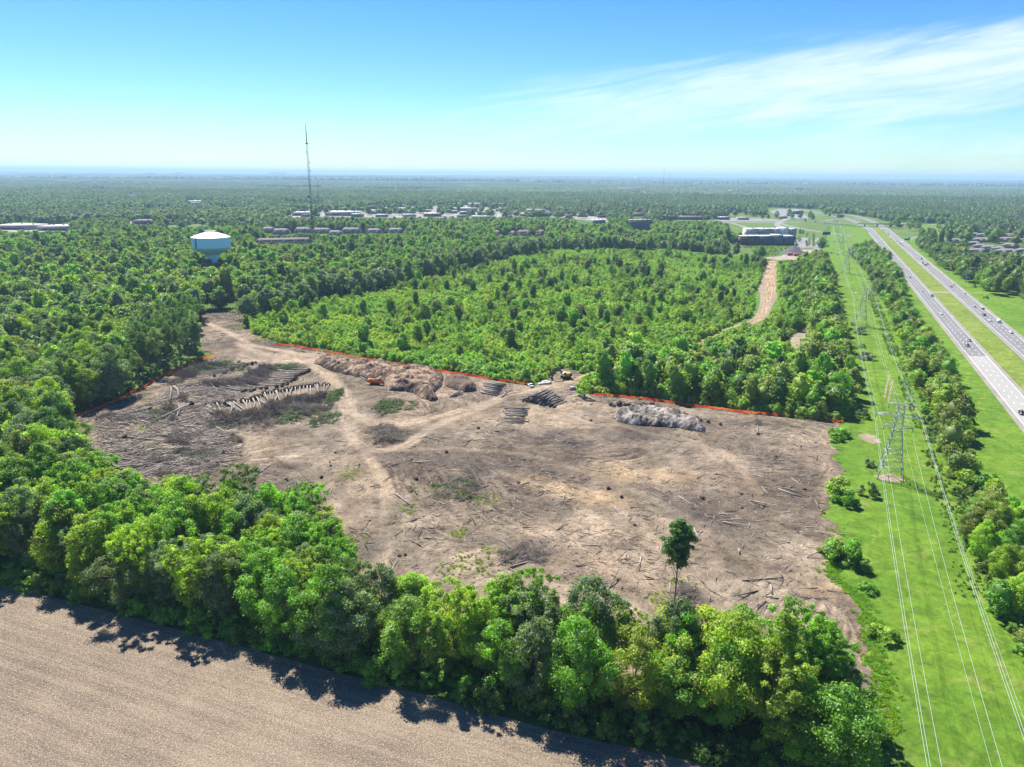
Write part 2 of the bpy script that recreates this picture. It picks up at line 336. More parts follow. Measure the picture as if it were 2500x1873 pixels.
# right-hand grass: power line corridor, verges of the highway, interchange meadows
HS = .42
def hx(y, off): return off+HS*y
corr = np.array([[48, 60], [55, 97], [64, 130], [70, 168], [70, 198], [95, 258], [120, 300], [135, 322], [165, 372], [215, 480], [285, 640], [340, 780], [412, 960], [540, 1260], [650, 1500], [760, 1730], [820, 1900], [1150, 1900], [1000, 1700], [880, 1480], [800, 1290], [640, 940], [560, 720], [540, 640], [520, 500], [430, 300], [300, 100], [180, 60]])
sheet('grass', corr, .03, MG_GRASS)
sheet('meadow', np.array([[150, 1010], [330, 985], [380, 1000], [455, 1050], [520, 1230], [650, 1520], [760, 1760], [1250, 2150], [1500, 2450], [900, 2800], [560, 2500], [420, 1900], [300, 1500], [230, 1250]]), .05, MG_MEAD)
sheet('meadow', pts(c5, [(390, 560), (700, 560), (850, 640), (830, 740), (680, 770), (620, 760), (480, 640)]), .07, MG_MEAD)
sheet('meadow', pts(k1, [(1000, 452), (1300, 436), (1600, 432), (1600, 444), (1300, 452), (1040, 466)]), .05, MG_MEAD)

# ploughed field
def field_mat():
    m = bpy.data.materials.new('ploughed_soil'); m.use_nodes = True; t = m.node_tree; b = t.nodes['Principled BSDF']; b.inputs['Roughness'].default_value = 1; b.inputs['Specular IOR Level'].default_value = .1
    tcn = t.nodes.new('ShaderNodeTexCoord'); mp = t.nodes.new('ShaderNodeMapping'); mp.inputs['Rotation'].default_value = (0, 0, R_(20.5)); t.links.new(tcn.outputs['Object'], mp.inputs[0])
    st = t.nodes.new('ShaderNodeMapping'); st.inputs['Scale'].default_value = (.035, 1, 1); t.links.new(mp.outputs[0], st.inputs[0])
    def nz(v, s, d=6, r=.6, dist=0):
        n = t.nodes.new('ShaderNodeTexNoise'); n.inputs['Scale'].default_value = s; n.inputs['Detail'].default_value = d; n.inputs['Roughness'].default_value = r; n.inputs['Distortion'].default_value = dist; t.links.new(v, n.inputs['Vector']); return n.outputs[0]
    rows = nz(st.outputs[0], .55, 7, .75, .25); speck = nz(tcn.outputs['Object'], 2.6, 5, .9); big = nz(tcn.outputs['Object'], .03, 4)
    f = mth('ADD', mth('MULTIPLY', maprange(rows, .38, .62, tree=t), .5, tree=t), mth('MULTIPLY', maprange(big, .35, .65, tree=t), .5, tree=t), tree=t)
    mx = t.nodes.new('ShaderNodeMix'); mx.data_type = 'RGBA'; t.links.new(f, mx.inputs[0]); mx.inputs[6].default_value = (.104, .077, .054, 1); mx.inputs[7].default_value = (.268, .207, .142, 1)
    m2 = t.nodes.new('ShaderNodeMix'); m2.data_type = 'RGBA'; t.links.new(maprange(speck, .50, .60, tree=t), m2.inputs[0]); t.links.new(mx.outputs[2], m2.inputs[6]); m2.inputs[7].default_value = (.38, .32, .25, 1)
    m3 = t.nodes.new('ShaderNodeMix'); m3.data_type = 'RGBA'; t.links.new(maprange(nz(tcn.outputs['Object'], 3.7, 4, .8), .48, .40, tree=t), m3.inputs[0]); t.links.new(m2.outputs[2], m3.inputs[6]); m3.inputs[7].default_value = (.10, .075, .055, 1)
    t.links.new(m3.outputs[2], b.inputs['Base Color'])
    bp = t.nodes.new('ShaderNodeBump'); bp.inputs['Distance'].default_value = .22; bp.inputs['Strength'].default_value = 1; t.links.new(mth('ADD', nz(tcn.outputs['Object'], 1.8, 8, .85), mth('MULTIPLY', rows, .6, tree=t), tree=t), bp.inputs['Height']); t.links.new(bp.outputs[0], b.inputs['Normal'])
    return m
fp = np.vstack([field_edge, [[170, 40], [0, 20], [-300, 40], [-420, 120], [-340, 250]]])
sheet('field', fp, .04, field_mat())

# the cleared site: a height grid with tyre and dozer marks combed along a flow field
cs = .5
gx = np.arange(-275, 185, cs); gy = np.arange(95, 600, cs); GX, GY = np.meshgrid(gx, gy)
ang = (fbm(GX, GY, 110, 4, 21)-.5)*8+.2
wsum = np.zeros_like(GX); vx = np.cos(ang); vy = np.sin(ang); roadm = np.zeros_like(GX)
TRW = [1.1, 1.1, 1.25, 1, .4, .4, .35]
for (ln, w), tw_ in zip(track_w, TRW):
    S = smooth_line(ln, 6)
    for a, b in zip(S[:-1], S[1:]):
        x0, x1 = min(a[0], b[0])-20, max(a[0], b[0])+20; y0, y1 = min(a[1], b[1])-20, max(a[1], b[1])+20
        i0, i1 = np.searchsorted(gx, [x0, x1]); j0, j1 = np.searchsorted(gy, [y0, y1])
        if i1 <= i0 or j1 <= j0: continue
        sx, sy = GX[j0:j1, i0:i1], GY[j0:j1, i0:i1]; d = b-a; t = np.clip(((sx-a[0])*d[0]+(sy-a[1])*d[1])/(d@d), 0, 1); ds = np.hypot(sx-a[0]-t*d[0], sy-a[1]-t*d[1])
        k = np.exp(-(ds/(w*.8))**2)*3; d = d/np.linalg.norm(d)
        sg = np.sign(vx[j0:j1, i0:i1]*d[0]+vy[j0:j1, i0:i1]*d[1]); sg[sg == 0] = 1
        vx[j0:j1, i0:i1] += k*d[0]*sg; vy[j0:j1, i0:i1] += k*d[1]*sg
        roadm[j0:j1, i0:i1] = np.maximum(roadm[j0:j1, i0:i1], np.clip((1.35-ds/(w*.62))*tw_, 0, min(1., tw_)))
nn_ = np.hypot(vx, vy); vx /= nn_; vy /= nn_
wn = rng.random(GX.shape)
def lic(wn, n):
    acc = wn.copy(); jj, ii = np.indices(GX.shape)
    for sg in (-1, 1):
        px_, py_ = ii.astype(float), jj.astype(float)
        for k in range(n):
            a = np.clip(np.rint(px_).astype(int), 0, GX.shape[1]-1); b = np.clip(np.rint(py_).astype(int), 0, GX.shape[0]-1)
            px_ = px_+sg*vx[b, a]; py_ = py_+sg*vy[b, a]
            acc += wn[np.clip(np.rint(py_).astype(int), 0, GX.shape[0]-1), np.clip(np.rint(px_).astype(int), 0, GX.shape[1]-1)]
    acc -= acc.mean(); return acc/acc.std()
streak = lic(wn, 9)
w2 = np.kron(rng.random((GX.shape[0]//3+1, GX.shape[1]//3+1)), np.ones((3, 3)))[:GX.shape[0], :GX.shape[1]]
streak2 = lic(w2, 15)
patchy = np.clip((fbm(GX, GY, 30, 3, 77)-.35)*2.2, .1, 1)
lump = fbm(GX, GY, 14, 4, 3)-.5; fine = fbm(GX, GY, 2.2, 2, 9)-.5
HZ = .06+np.clip(.45+lump*1.3+.08*streak*patchy*(1-.5*roadm)+.09*streak2*patchy+fine*.55*(1-roadm*.8)-.12*roadm, 0, 2)
inside = pip(GX+(fbm(GX, GY, 9, 3, 41)-.5)*9, GY+(fbm(GX, GY, 9, 3, 42)-.5)*9, clear_poly)
ed = pdist(GX, GY, np.vstack([clear_poly, clear_poly[:1]]))
HZ = .06+(HZ-.06)*np.clip(ed/3.5, 0, 1)
def hgt(x, y):
    i = int(np.clip(round((x-gx[0])/cs), 0, len(gx)-1)); j = int(np.clip(round((y-gy[0])/cs), 0, len(gy)-1))
    return float(HZ[j, i]) if inside[j, i] else .04
pale = np.clip((fbm(GX, GY, 38, 4, 61)-.5)*4+.4, 0, 1)
def ell(fn, x, y, rx, ry, rot=0):     # soft blotch, radii in metres
    c = fn(x, y); k, q = math.cos(rot), math.sin(rot); dx, dy = GX-c[0], GY-c[1]; r = np.hypot((dx*k+dy*q)/rx, (-dx*q+dy*k)/ry)
    return np.clip(1.25-r-(fbm(GX, GY, 10, 4, 71)-.5)*2.2, 0, 1)
sand = np.maximum.reduce([ell(k5, 1860, 1085, 20, 6, -.7), ell(k6, 420, 1130, 20, 11, -.1), ell(k6, 120, 1290, 12, 6, -.3), ell(k3, 1270, 870, 2.5, 9), ell(k5, 2120, 1150, 11, 6), ell(k3, 980, 480, 8, 4)*.6])
palem = np.maximum.reduce([ell(k4, 1600, 430, 42, 16, -.4)*.9, ell(k5, 560, 620, 14, 26)*.7, ell(k5, 760, 700, 40, 14), ell(k6, 1500, 900, 26, 16)*.4, ell(k6, 850, 720, 34, 7, -.2)*.8, ell(k5, 1750, 700, 26, 13)*.7, ell(k3, 1010, 300, 8, 34, .2)*.7, ell(k5, 100, 900, 30, 10)*.5])
darkm = np.maximum.reduce([ell(k5, 1850, 790, 34, 11, -.4), ell(k5, 1500, 960, 60, 14, -.2)*.7, ell(k6, 250, 880, 44, 9, -.2)*.7, ell(k3, 350, 90, 7, 26, .6)*.7, ell(kb, 1150, 190, 18, 6)*.8, ell(kb, 340, 150, 3.5, 26)*.7])
A3 = lambda c: np.array(c)[None, None, :]
base = A3((.140, .110, .083))*(1-pale[..., None])+A3((.265, .210, .155))*pale[..., None]
def mixc_(a, c, m): return a*(1-m[..., None])+A3(c)*m[..., None]
base = mixc_(base, (.36, .285, .21), palem*.6); base = mixc_(base, (.35, .275, .20), roadm*.9); base = mixc_(base, (.075, .066, .062), darkm*.75); base = mixc_(base, (.38, .28, .17), sand*.7)
warm = fbm(GX, GY, 25, 3, 91)-.5
base = base*(1+A3((.15, .05, -.04))*warm[..., None])
base = base*np.clip(1+(.20*streak+.20*streak2)*patchy+1.0*(fbm(GX, GY, 7, 3, 33)-.5)*(1-.6*roadm), .4, 1.7)[..., None]*np.clip(1+fine*.6+(rng.random(GX.shape)-.5)*.35, .5, 1.6)[..., None]*A3((.735, .72, .69))
m_ = inside; vid = -np.ones(GX.shape, int)
cell = m_[:-1, :-1] & m_[1:, :-1] & m_[:-1, 1:] & m_[1:, 1:]
use = np.zeros(GX.shape, bool); use[:-1, :-1] |= cell; use[1:, :-1] |= cell; use[:-1, 1:] |= cell; use[1:, 1:] |= cell
vid[use] = np.arange(use.sum())
q = np.stack([vid[:-1, :-1][cell], vid[:-1, 1:][cell], vid[1:, 1:][cell], vid[1:, :-1][cell]], -1)
def dirt_vc():
    m = bpy.data.materials.new('cleared_soil'); m.use_nodes = True; t = m.node_tree; b = t.nodes['Principled BSDF']; b.inputs['Roughness'].default_value = 1; b.inputs['Specular IOR Level'].default_value = .1
    at = t.nodes.new('ShaderNodeAttribute'); at.attribute_name = 'soil'; tcn = t.nodes.new('ShaderNodeTexCoord')
    def nz(s, d, r):
        n = t.nodes.new('ShaderNodeTexNoise'); n.inputs['Scale'].default_value = s; n.inputs['Detail'].default_value = d; n.inputs['Roughness'].default_value = r; t.links.new(tcn.outputs['Object'], n.inputs['Vector']); return n.outputs[0]
    vm = t.nodes.new('ShaderNodeVectorMath'); vm.operation = 'SCALE'; t.links.new(at.outputs['Color'], vm.inputs[0]); t.links.new(maprange(nz(1.5, 8, .88), .34, .66, .55, 1.45, tree=t), vm.inputs['Scale'])
    t.links.new(vm.outputs[0], b.inputs['Base Color'])
    bp = t.nodes.new('ShaderNodeBump'); bp.inputs['Distance'].default_value = .2; bp.inputs['Strength'].default_value = 1; t.links.new(nz(1.6, 9, .85), bp.inputs['Height']); t.links.new(bp.outputs[0], b.inputs['Normal']); return m
me = mesh('cleared_ground', np.c_[GX[use], GY[use], HZ[use]], q, dirt_vc(), {'soil': ('POINT', 'FLOAT_COLOR', np.c_[base[use], np.ones(use.sum())])}, smooth=True)
tag(link('cleared_ground', me), kind='structure')

sheet('scrubland', thicket, .05, ground_mat('scrub_floor', (.06, .12, .02), (.11, .19, .026), None, .03, .6, .3))
# haul road and small bare patches in the thicket
ribbon('haul_road', haul_line, [26, 34, 42, 38, 30, 17, 11, 9, 9, 9, 10, 11], .07, MG_DIRT, step=5)
ribbon('haul_road', haul_line, [11, 14, 13, 16, 12, 7, 6, 6, 5, 6, 6, 6], .10, MG_SAND, step=5)
ribbon('dirt_track', ltrack_line, 11, .10, MG_DIRT, step=5)
for u0, u1 in (((748, 596), (716, 752)), ((772, 630), (742, 780))): ribbon('dry_grass_rut', pts(c7, [u0, ((u0[0]+u1[0])/2-2, (u0[1]+u1[1])/2), u1]), .9, .08, MG_DIRT, step=3)
sheet('bare_patch', glade_poly, .10, MG_DIRT)
yard_poly = pts(c4, [(620, 895), (860, 870), (980, 820), (1230, 760), (1330, 760), (1420, 760), (1340, 860), (1180, 920), (1130, 950), (860, 945), (620, 905)])
sheet('gravel_yard', yard_poly, .12, ground_mat('gravel', (.24, .19, .155), (.33, .27, .22), None, .05, .4, .05))
for P_ in ([(480, 1230), (700, 1250), (840, 1300), (860, 1345), (700, 1330)],): pass
for fn, c, r in ((k6, (2000, 890), (4, 5)), (c7, (755, 1290), (5., 3.6))):
    if r[0] == 0: continue
    c = fn(*c); an = np.linspace(0, 2*math.pi, 71)[:-1]; rr = .25+1.3*fbm(np.cos(an)*9+c[0], np.sin(an)*9+c[1], 6, 4, 5)+.25*rng.random(70)
    sheet('bare_patch', np.c_[c[0]+np.cos(an)*r[0]*rr, c[1]+np.sin(an)*r[1]*rr], .06, MG_DIRT)

# ---------------------------------------------------------------- highway
YB = 1762.
far_l = pts(c5, [(196, 610), (150, 585), (60, 545), (-60, 520), (-200, 507), (-420, 490)])
def lane(off0, off1, y0, y1): return np.array([[hx(y, (off0+off1)/2), y] for y in (y0, (y0+y1)/2, y1)])
KW = 1/math.sqrt(1+HS*HS)
def carriage(o0, o1, curve):
    mid = (o0+o1)/2; w = (o1-o0)*KW
    L_ = np.vstack([[[hx(y, mid), y] for y in (60, 300, 600, 900, 1200, 1500, 1700)], curve])
    ribbon('highway', L_, w, .12, SHLD, step=30)
    return L_
cl_ = pts(c5, [(240, 640), (150, 585), (60, 553), (-60, 530), (-170, 518), (-280, 507)])
cr_ = pts(c5, [(430, 655), (335, 588), (230, 548), (100, 520), (-60, 505), (-200, 497)])
Lc = carriage(109, 127.5, cl_[1:]); Rc = carriage(146, 165.5, cr_[1:])
MARK = MB()
for off, Lx, name in ((0.5, Lc, 'left'), (-.8, Rc, 'right')):
    Lx2 = Lx.copy(); Lx2[:, 0] += 0
    ribbon('highway', Lx2, 12.2, .16, ASPH, step=30)
# concrete section in the near part of the left carriageway
ya = G(2388, 870)[1]
sheet('highway', np.array([[hx(y, 118.25)+s*12.2/2/KW, y-s*HS*0] for y, s in ((60, -1), (60, 1), (ya, 1), (ya, -1))]), .20, mat('concrete_road', (.265, .255, .235), .9, .1, .08))
for Lx in (Lc, Rc):
    P = smooth_line(Lx, 4.); T = np.gradient(P, axis=0); T /= np.linalg.norm(T, axis=1)[:, None]; Nn = np.c_[-T[:, 1], T[:, 0]]
    mk = MB(); acc = 0; V = []; Fq = []
    arc = np.r_[0, np.cumsum(np.linalg.norm(np.diff(P, axis=0), axis=1))]
    def at(s): return np.array([np.interp(s, arc, P[:, 0]), np.interp(s, arc, P[:, 1])]), np.array([np.interp(s, arc, Nn[:, 0]), np.interp(s, arc, Nn[:, 1])])
    for off in (-1.85, 1.85):
        s = 0
        while s < min(arc[-1], 1900):
            a, na = at(s); b, nb = at(s+3.2)
            V += [[*(a+na*(off-.14)), .235], [*(a+na*(off+.14)), .235], [*(b+nb*(off+.14)), .235], [*(b+nb*(off-.14)), .235]]; Fq.append([len(V)-4, len(V)-1, len(V)-2, len(V)-3]); s += 12
    for off in (-5.6, 5.6):
        ss = np.arange(0, min(arc[-1], 1900), 20)
        for s in ss:
            a, na = at(s); b, nb = at(s+20)
            V += [[*(a+na*(off-.10)), .235], [*(a+na*(off+.10)), .235], [*(b+nb*(off+.10)), .235], [*(b+nb*(off-.10)), .235]]; Fq.append([len(V)-4, len(V)-1, len(V)-2, len(V)-3])
    tag(link('road_markings', mesh('road_markings', V, np.array(Fq), PAINT)), kind='structure')
med = np.array([[hx(60, 128), 60], [hx(1700, 128), 1700], [hx(1740, 136), 1740], [hx(1700, 145), 1700], [hx(60, 145), 60]])
sheet('median_grass', med, .06, MG_MEDIAN)
xo = c5(1020, 1300)
sheet('median_crossover', np.array([[hx(xo[1]-5, 127), xo[1]-5], [hx(xo[1]-4, 146), xo[1]-4], [hx(xo[1]+5, 146), xo[1]+5], [hx(xo[1]+4, 127), xo[1]+4]]), .10, SHLD)
# overpass road and ramps
cross_y = 1770.
br_l = np.array([hx(cross_y, 92), cross_y]); br_r = np.array([hx(cross_y, 188), cross_y-12])
def ramp_z(P):
    d = pdist(P[:, 0], P[:, 1], np.array([br_l, br_r])); return .14+6.5*np.clip(1-d/170., 0, 1)
wl = pts(c3, [(200, 398), (460, 402), (620, 402), (740, 402), (960, 402)])
er = pts(c3, [(1480, 414), (1640, 414), (1800, 414), (1900, 430), (2100, 440)])
ribbon('cross_road', np.vstack([wl, [br_l]]), 13, .14, ASPH2, zs=ramp_z, step=20)
ribbon('cross_road', np.vstack([[br_r], er]), 13, .14, ASPH2, zs=ramp_z, step=20)
for P_, w in ((pts(c3, [(735, 400), (790, 420), (870, 438), (1000, 460), (1100, 472), (1180, 486)]), 11), (pts(c3, [(735, 404), (732, 418), (770, 432)]), 14), (pts(c3, [(740, 400), (785, 382), (800, 366)]), 16),
              (pts(c3, [(455, 404), (500, 418), (545, 432)]), 10), (pts(c5, [(640, 800), (640, 780), (700, 760), (800, 742), (900, 735)]), 9), (pts(c5, [(700, 830), (660, 800), (630, 790)]), 8),
              (pts(c3, [(1000, 395), (1100, 380), (1180, 376), (1230, 384)]), 8), (pts(c3, [(820, 320), (900, 330), (1000, 345)]), 16)):
    ribbon('ramp', P_, w, .17+.001*len(P_), ASPH2, step=15)
def bridge():
    e = empty('overpass_bridge', (0, 0, 0), 0, 'concrete road overpass crossing both carriageways of the highway', 'bridge')
    a, b = br_l, br_r; d = (b-a)/np.linalg.norm(b-a); n = np.array([-d[1], d[0]]); ln = np.linalg.norm(b-a); rz = math.atan2(d[1], d[0]); c = (a+b)/2
    MB().box((*c, 6.2), (ln, 15, 1.3), rz).build('deck', CONC, e)
    for s in (-1, 1): MB().box((*(c+n*s*7.3), 7.35), (ln, .35, 1.0), rz).build('parapet', CONC, e)
    for t in (.2, .5, .8):
        p = a+d*ln*t; m = MB()
        for k in (-4.5, 0, 4.5): m.box((*(p+n*k), 2.7), (1, 1, 5.7), rz)
        m.box((*p, 5.2), (1.3, 13, .9), rz); m.build('pier', CONC, e)
    ribbon_o = MB().box((*c, 6.88), (ln, 12, .05), rz).build('road_surface', ASPH2, e)
bridge()
# lots
lots = [('parking_lot', pts(c4, [(1430, 555), (1560, 570), (1605, 740), (1500, 765), (1420, 755)])), ('parking_lot', pts(c4, [(1200, 560), (1385, 562), (1412, 725), (1150, 735), (1120, 600)])), ('parking_lot', pts(c4, [(-60, 600), (60, 505), (190, 510), (190, 680), (-40, 690)])),
        ('parking_lot', pts(c4, [(-250, 240), (40, 225), (560, 235), (840, 250), (840, 285), (40, 285), (-240, 290)])), ('gravel_yard', pts(c4, [(700, 100), (860, 70), (1050, 80), (1290, 170), (1350, 235), (960, 240), (700, 130)]))]
for i, (n, p) in enumerate(lots): sheet(n, p, .15+.01*i, MG_LOT)
retail_polys = [pts(k2, [(-260, 372), (0, 352), (300, 338), (560, 330), (700, 318), (1100, 300), (1250, 330), (1130, 365), (1500, 362), (1640, 385), (1800, 400), (1800, 428), (1500, 400), (1000, 398), (500, 400), (0, 392), (-250, 400)]),
    pts(k2, [(-300, 300), (100, 320), (-100, 345), (-300, 330)]), pts(k1, [(0, 452), (170, 446), (470, 452), (470, 490), (0, 492)]), pts(k1, [(800, 425), (1010, 420), (1020, 446), (830, 448)]), pts(k2, [(370, 236), (620, 240), (600, 252), (370, 250)]), pts(k2, [(820, 243), (1120, 246), (1120, 262), (830, 262)])]
RET = ground_mat('retail_lots', (.20, .19, .175), (.32, .30, .27), (.09, .12, .05), .01, .05, .02)
for i, p in enumerate(retail_polys): sheet('parking_lot', p, .15+.01*i, RET)
for P_, w in ((pts(c3, [(185, 195), (220, 215), (260, 235), (300, 252)]), 75), (pts(k1, [(1030, 452), (1300, 441), (1600, 436), (1800, 430)]), 10), (pts(k2, [(640, 390), (660, 350), (700, 320)]), 40), (pts(k2, [(560, 178), (800, 182), (1060, 185)]), 40), (pts(k2, [(1600, 178), (1850, 184)]), 60)):
    ribbon('distant_road', P_, w, .3, SHLD, step=60)

# ================================================================ trees
def leafcloud(cl, n_per, leaf, seed, up=.45, wob=.62, core=0.):
    """cl: (n,4) clump centres + radii -> quads spread over clump shells"""
    r = np.random.default_rng(seed); n = len(cl)*n_per
    ci = np.repeat(np.arange(len(cl)), n_per); c = cl[ci]
    d = r.normal(size=(n, 3)); d[:, 2] += up; d /= np.linalg.norm(d, axis=1)[:, None]
    rad = c[:, 3]*np.clip(.86+.24*r.normal(size=n), .3, 1.45); p = c[:, :3]+d*rad[:, None]*np.array([1, 1, .8])
    nr = d+r.normal(size=(n, 3))*wob; nr /= np.linalg.norm(nr, axis=1)[:, None]
    a = np.cross(nr, r.normal(size=(n, 3))); a /= np.linalg.norm(a, axis=1)[:, None]; b = np.cross(nr, a)
    s = leaf*(.6+.8*r.random(n)); a *= s[:, None]*.5; b *= s[:, None]*.36
    V = np.stack([p-a-b*.35, p-b, p+a, p+b], 1).reshape(-1, 3); F = np.arange(4*n).reshape(-1, 4)
    cv = r.random(len(cl)); lv = np.clip(.5+(cv[ci]-.5)*.7+(r.random(n)-.5)*.55, 0, 1)
    return V, F, lv
def icolump(c, rx, rz, r, lobes=.18):
    n = 8; prof = []; V = []; F = []
    th = np.linspace(0, math.pi, 6)
    for i, t in enumerate(th):
        for k in range(n):
            a = 2*math.pi*(k+.5*(i % 2))/n; q = 1+lobes*(r.random()-.5)*2
            V.append([c[0]+rx*q*math.sin(t)*math.cos(a), c[1]+rx*q*math.sin(t)*math.sin(a), c[2]+rz*q*math.cos(t)])
    for i in range(5):
        for k in range(n): F.append([i*n+k, (i+1)*n+k, (i+1)*n+(k+1) % n, i*n+(k+1) % n])
    return np.array(V), np.array(F)
def crown_clumps(seed, R, z0, z1, n, rc, shape='egg', fill=.25):
    r = np.random.default_rng(seed); out = []; lob = r.random(5)*2*math.pi; la = .10+.16*r.random(5)
    while len(out) < n:
        t = r.random(); z = z0+(z1-z0)*t; a = r.random()*2*math.pi
        if shape == 'egg': w = math.sin(math.pi*min(1, (t*.86+.14)))**.62
        elif shape == 'dome': w = math.cos(t*math.pi/2*.96)**.55
        elif shape == 'vase': w = (.35+.75*t)*(1 if t < .82 else math.sqrt(max(0, 1-((t-.82)/.2)**2)))
        elif shape == 'cone': w = (1-t)**.8+.08
        else: w = math.sin(math.pi*min(1, t*.8+.2))**.4*.95
        w *= 1+sum(la[k]*math.sin((k+1)*a+lob[k]+t*3) for k in range(5))*.55
        if r.random() > .25+.75*w: continue
        q = 1-.9*r.random()**2*1. if r.random() < fill else .8+.25*r.random()
        c = rc*(.65+.7*r.random())*(1-.25*t)
        rr = max(0, R*w-c*.5)*q
        out.append([rr*math.cos(a), rr*math.sin(a), z, c])
    return np.array(out)
def trunk_mesh(seed, H, R, z0, cl, limbs=9, tr=.26, m=BARK, bend=.5):
    r = np.random.default_rng(seed); b = MB(); off = (r.random(2)-.5)*bend*2
    P = [[off[0]*t**2, off[1]*t**2, H*t*.86-.3*(t == 0)] for t in np.linspace(0, 1, 7)]
    b.tube(P, tr*np.linspace(1, .22, 7), 6)
    sel = cl[r.permutation(len(cl))[:limbs]] if len(cl) else []
    for c in sel:
        t = np.clip((c[2]/H)-.18-.12*r.random(), .18, .8); s = np.array([off[0]*t**2, off[1]*t**2, H*t*.86]); e = c[:3]
        mid = (s+e)/2+np.array([0, 0, .08*H*(r.random()-.2)]); b.tube([s, mid, e], [tr*.42, tr*.26, tr*.08], 4, cap=False)
    return b.mesh('trunk', m)
PROT = []      # (crown, trunk, H, R, style)
def make_proto(seed, style, lod=0, m=LEAF):
    S = dict(round=(19, 5.6, 3.2, 'egg', 74, 1.55), broad=(17, 6.6, 3.0, 'egg', 88, 1.6), tall=(22, 4.3, 3.5, 'col', 74, 1.35), feather=(20, 5.4, 4.5, 'vase', 125, .95), dense=(16, 5.2, 1.2, 'egg', 84, 1.5), pine=(21, 3.1, 9.5, 'egg', 40, 1.15), young=(10, 2.4, 1.0, 'egg', 34, .85), bush=(4.2, 2.6, .1, 'dome', 22, .85), lone=(27.5, 4.3, 14.2, 'egg', 120, 1.15))[style]
    H, R, z0, shp, n, rc = S
    cl = crown_clumps(seed, R, z0+rc*.4, H-rc*.5, n, rc, shp,   .8 if style == 'lone' else .3); wob = .34 if style in ('bush', 'young') else .42; up_ = .75
    if lod == 0: npc, lf = {'feather': (125, .36), 'young': (110, .32), 'bush': (95, .38), 'pine': (130, .32), 'lone': (190, .40)}.get(style, (240, .36))
    elif lod == 1: cl = cl[::2]*np.array([1, 1, 1, 1.35]); npc, lf = (34, .95) if H > 6 else (44, .5)
    else: cl = cl[::4]*np.array([1, 1, 1, 1.8]); npc, lf = (13, 2.1)
    V, F, lv = leafcloud(cl, npc, lf, seed+5, wob=wob, up=up_)
    if lod >= 1 and style != 'young':      # leafy inner mass
        r = np.random.default_rng(seed); v2, f2 = icolump((0, 0, (z0+H)/2-.2-(.5 if lod == 0 else 0)), R*(.72 if lod else .5), (H-z0)*(.42 if lod else .3), r); F = np.vstack([F, f2+len(V)]); V = np.vstack([V, v2]); lv = np.r_[lv, np.full(len(f2), .35)]
    cm = mesh('crown', V, F, m, {'lv': ('FACE', 'FLOAT', lv)})
    tm = trunk_mesh(seed+9, H, R, z0, cl, dict(young=4, bush=3, pine=6, lone=12, feather=14).get(style, 9), dict(young=.12, bush=.05, pine=.2, lone=.3).get(style, .27)) if lod == 0 else None
    return cm, tm, H, R, style
STY = ['round', 'broad', 'tall', 'feather', 'dense', 'pine', 'young', 'bush', 'lone']
HI = {s: [make_proto(100*i+k, s) for k in range({'round': 4, 'broad': 3, 'tall': 3, 'feather': 3, 'dense': 3, 'pine': 2, 'young': 3, 'bush': 3, 'lone': 1}[s])] for i, s in enumerate(STY)}

# colour families (leaf albedo), with the words used in labels
CF = {'lime': ((.255, .385, .028), 'lime-green'), 'yellow': ((.300, .400, .034), 'yellow-green'), 'mid': ((.155, .275, .030), 'mid-green'), 'dark': ((.085, .170, .034), 'dark green'), 'grey': ((.165, .235, .10), 'grey-green'), 'olive': ((.205, .270, .045), 'olive-green'), 'vivid': ((.180, .370, .028), 'vivid green')}
def jitter(c, r, a=.22): 
    k = 1+(r.random()-.5)*2*a; h = (r.random()-.5)*a*.7
    return (c[0]*k*(1+h), c[1]*k, c[2]*k*(1-h))

A = [(k1, 1650, 2005, 585, 'brown', 'very long brown-roofed apartment block near the tall mast base', 5), (k1, 1686, 1770, 505, 'grey', 'small grey-roofed apartment block, left end of the mast-side row', 2), (k1, 1755, 1865, 517, 'grey', 'second grey-roofed apartment block in the mast-side row', 2), (k1, 1895, 2005, 508, 'grey', 'third grey-roofed apartment block in the mast-side row', 3), (k1, 2010, 2130, 512, 'grey', 'grey-roofed apartment block directly right of the tall mast', 3), (k1, 2110, 2205, 530, 'grey', 'apartment block in front of and right of the mast', 2),
     (k2, 90, 215, 510, 'grey', 'broad grey-roofed apartment block left of the far pines', 3), (k2, 250, 350, 516, 'grey', 'small grey-roofed block beside the broad apartment block', 2), (k2, 385, 490, 512, 'grey', 'light grey-roofed block, last of the apartment row', 2),
     (k2, 1065, 1115, 528, 'brown', 'gabled house, left end of the steep-roofed house cluster', 1), (k2, 1165, 1215, 532, 'brown', 'steep gabled house in the middle of the cluster', 1), (k2, 1215, 1310, 526, 'brown', 'wide brown-roofed house in the steep-roofed cluster', 2), (k2, 1340, 1400, 524, 'brown', 'small house, right end of the steep-roofed cluster', 1)]
HB = [(985, 1235, 800, 'broad beige-roofed apartment house nearest the ramp', 3), (1330, 1400, 735, 'small hip-roofed house at the top of the estate', 1), (1395, 1490, 742, 'low house with white roof at the top of the estate', 1), (1345, 1600, 790, 'long grey-roofed terrace in the back row of the estate', 4), (1600, 1760, 785, 'second long terrace in the back row of the estate', 2), (1290, 1420, 830, 'left house in the middle row of the estate', 1), (1360, 1480, 858, 'second house in the middle row of the estate', 1), (1450, 1580, 872, 'third house in the middle row of the estate', 1), (1560, 1650, 885, 'fourth house in the middle row of the estate', 1), (1650, 1780, 850, 'house by the inner street of the estate', 1), (1285, 1480, 908, 'large hip-roofed house at the front left of the estate', 1), (1580, 1780, 912, 'wide low house at the front centre of the estate', 2), (1770, 1900, 905, 'house at the right end of the front row', 1), (1640, 1790, 745, 'dark-roofed building behind the estate', 2), (1800, 1900, 800, 'house at the far right of the estate back row', 1)]
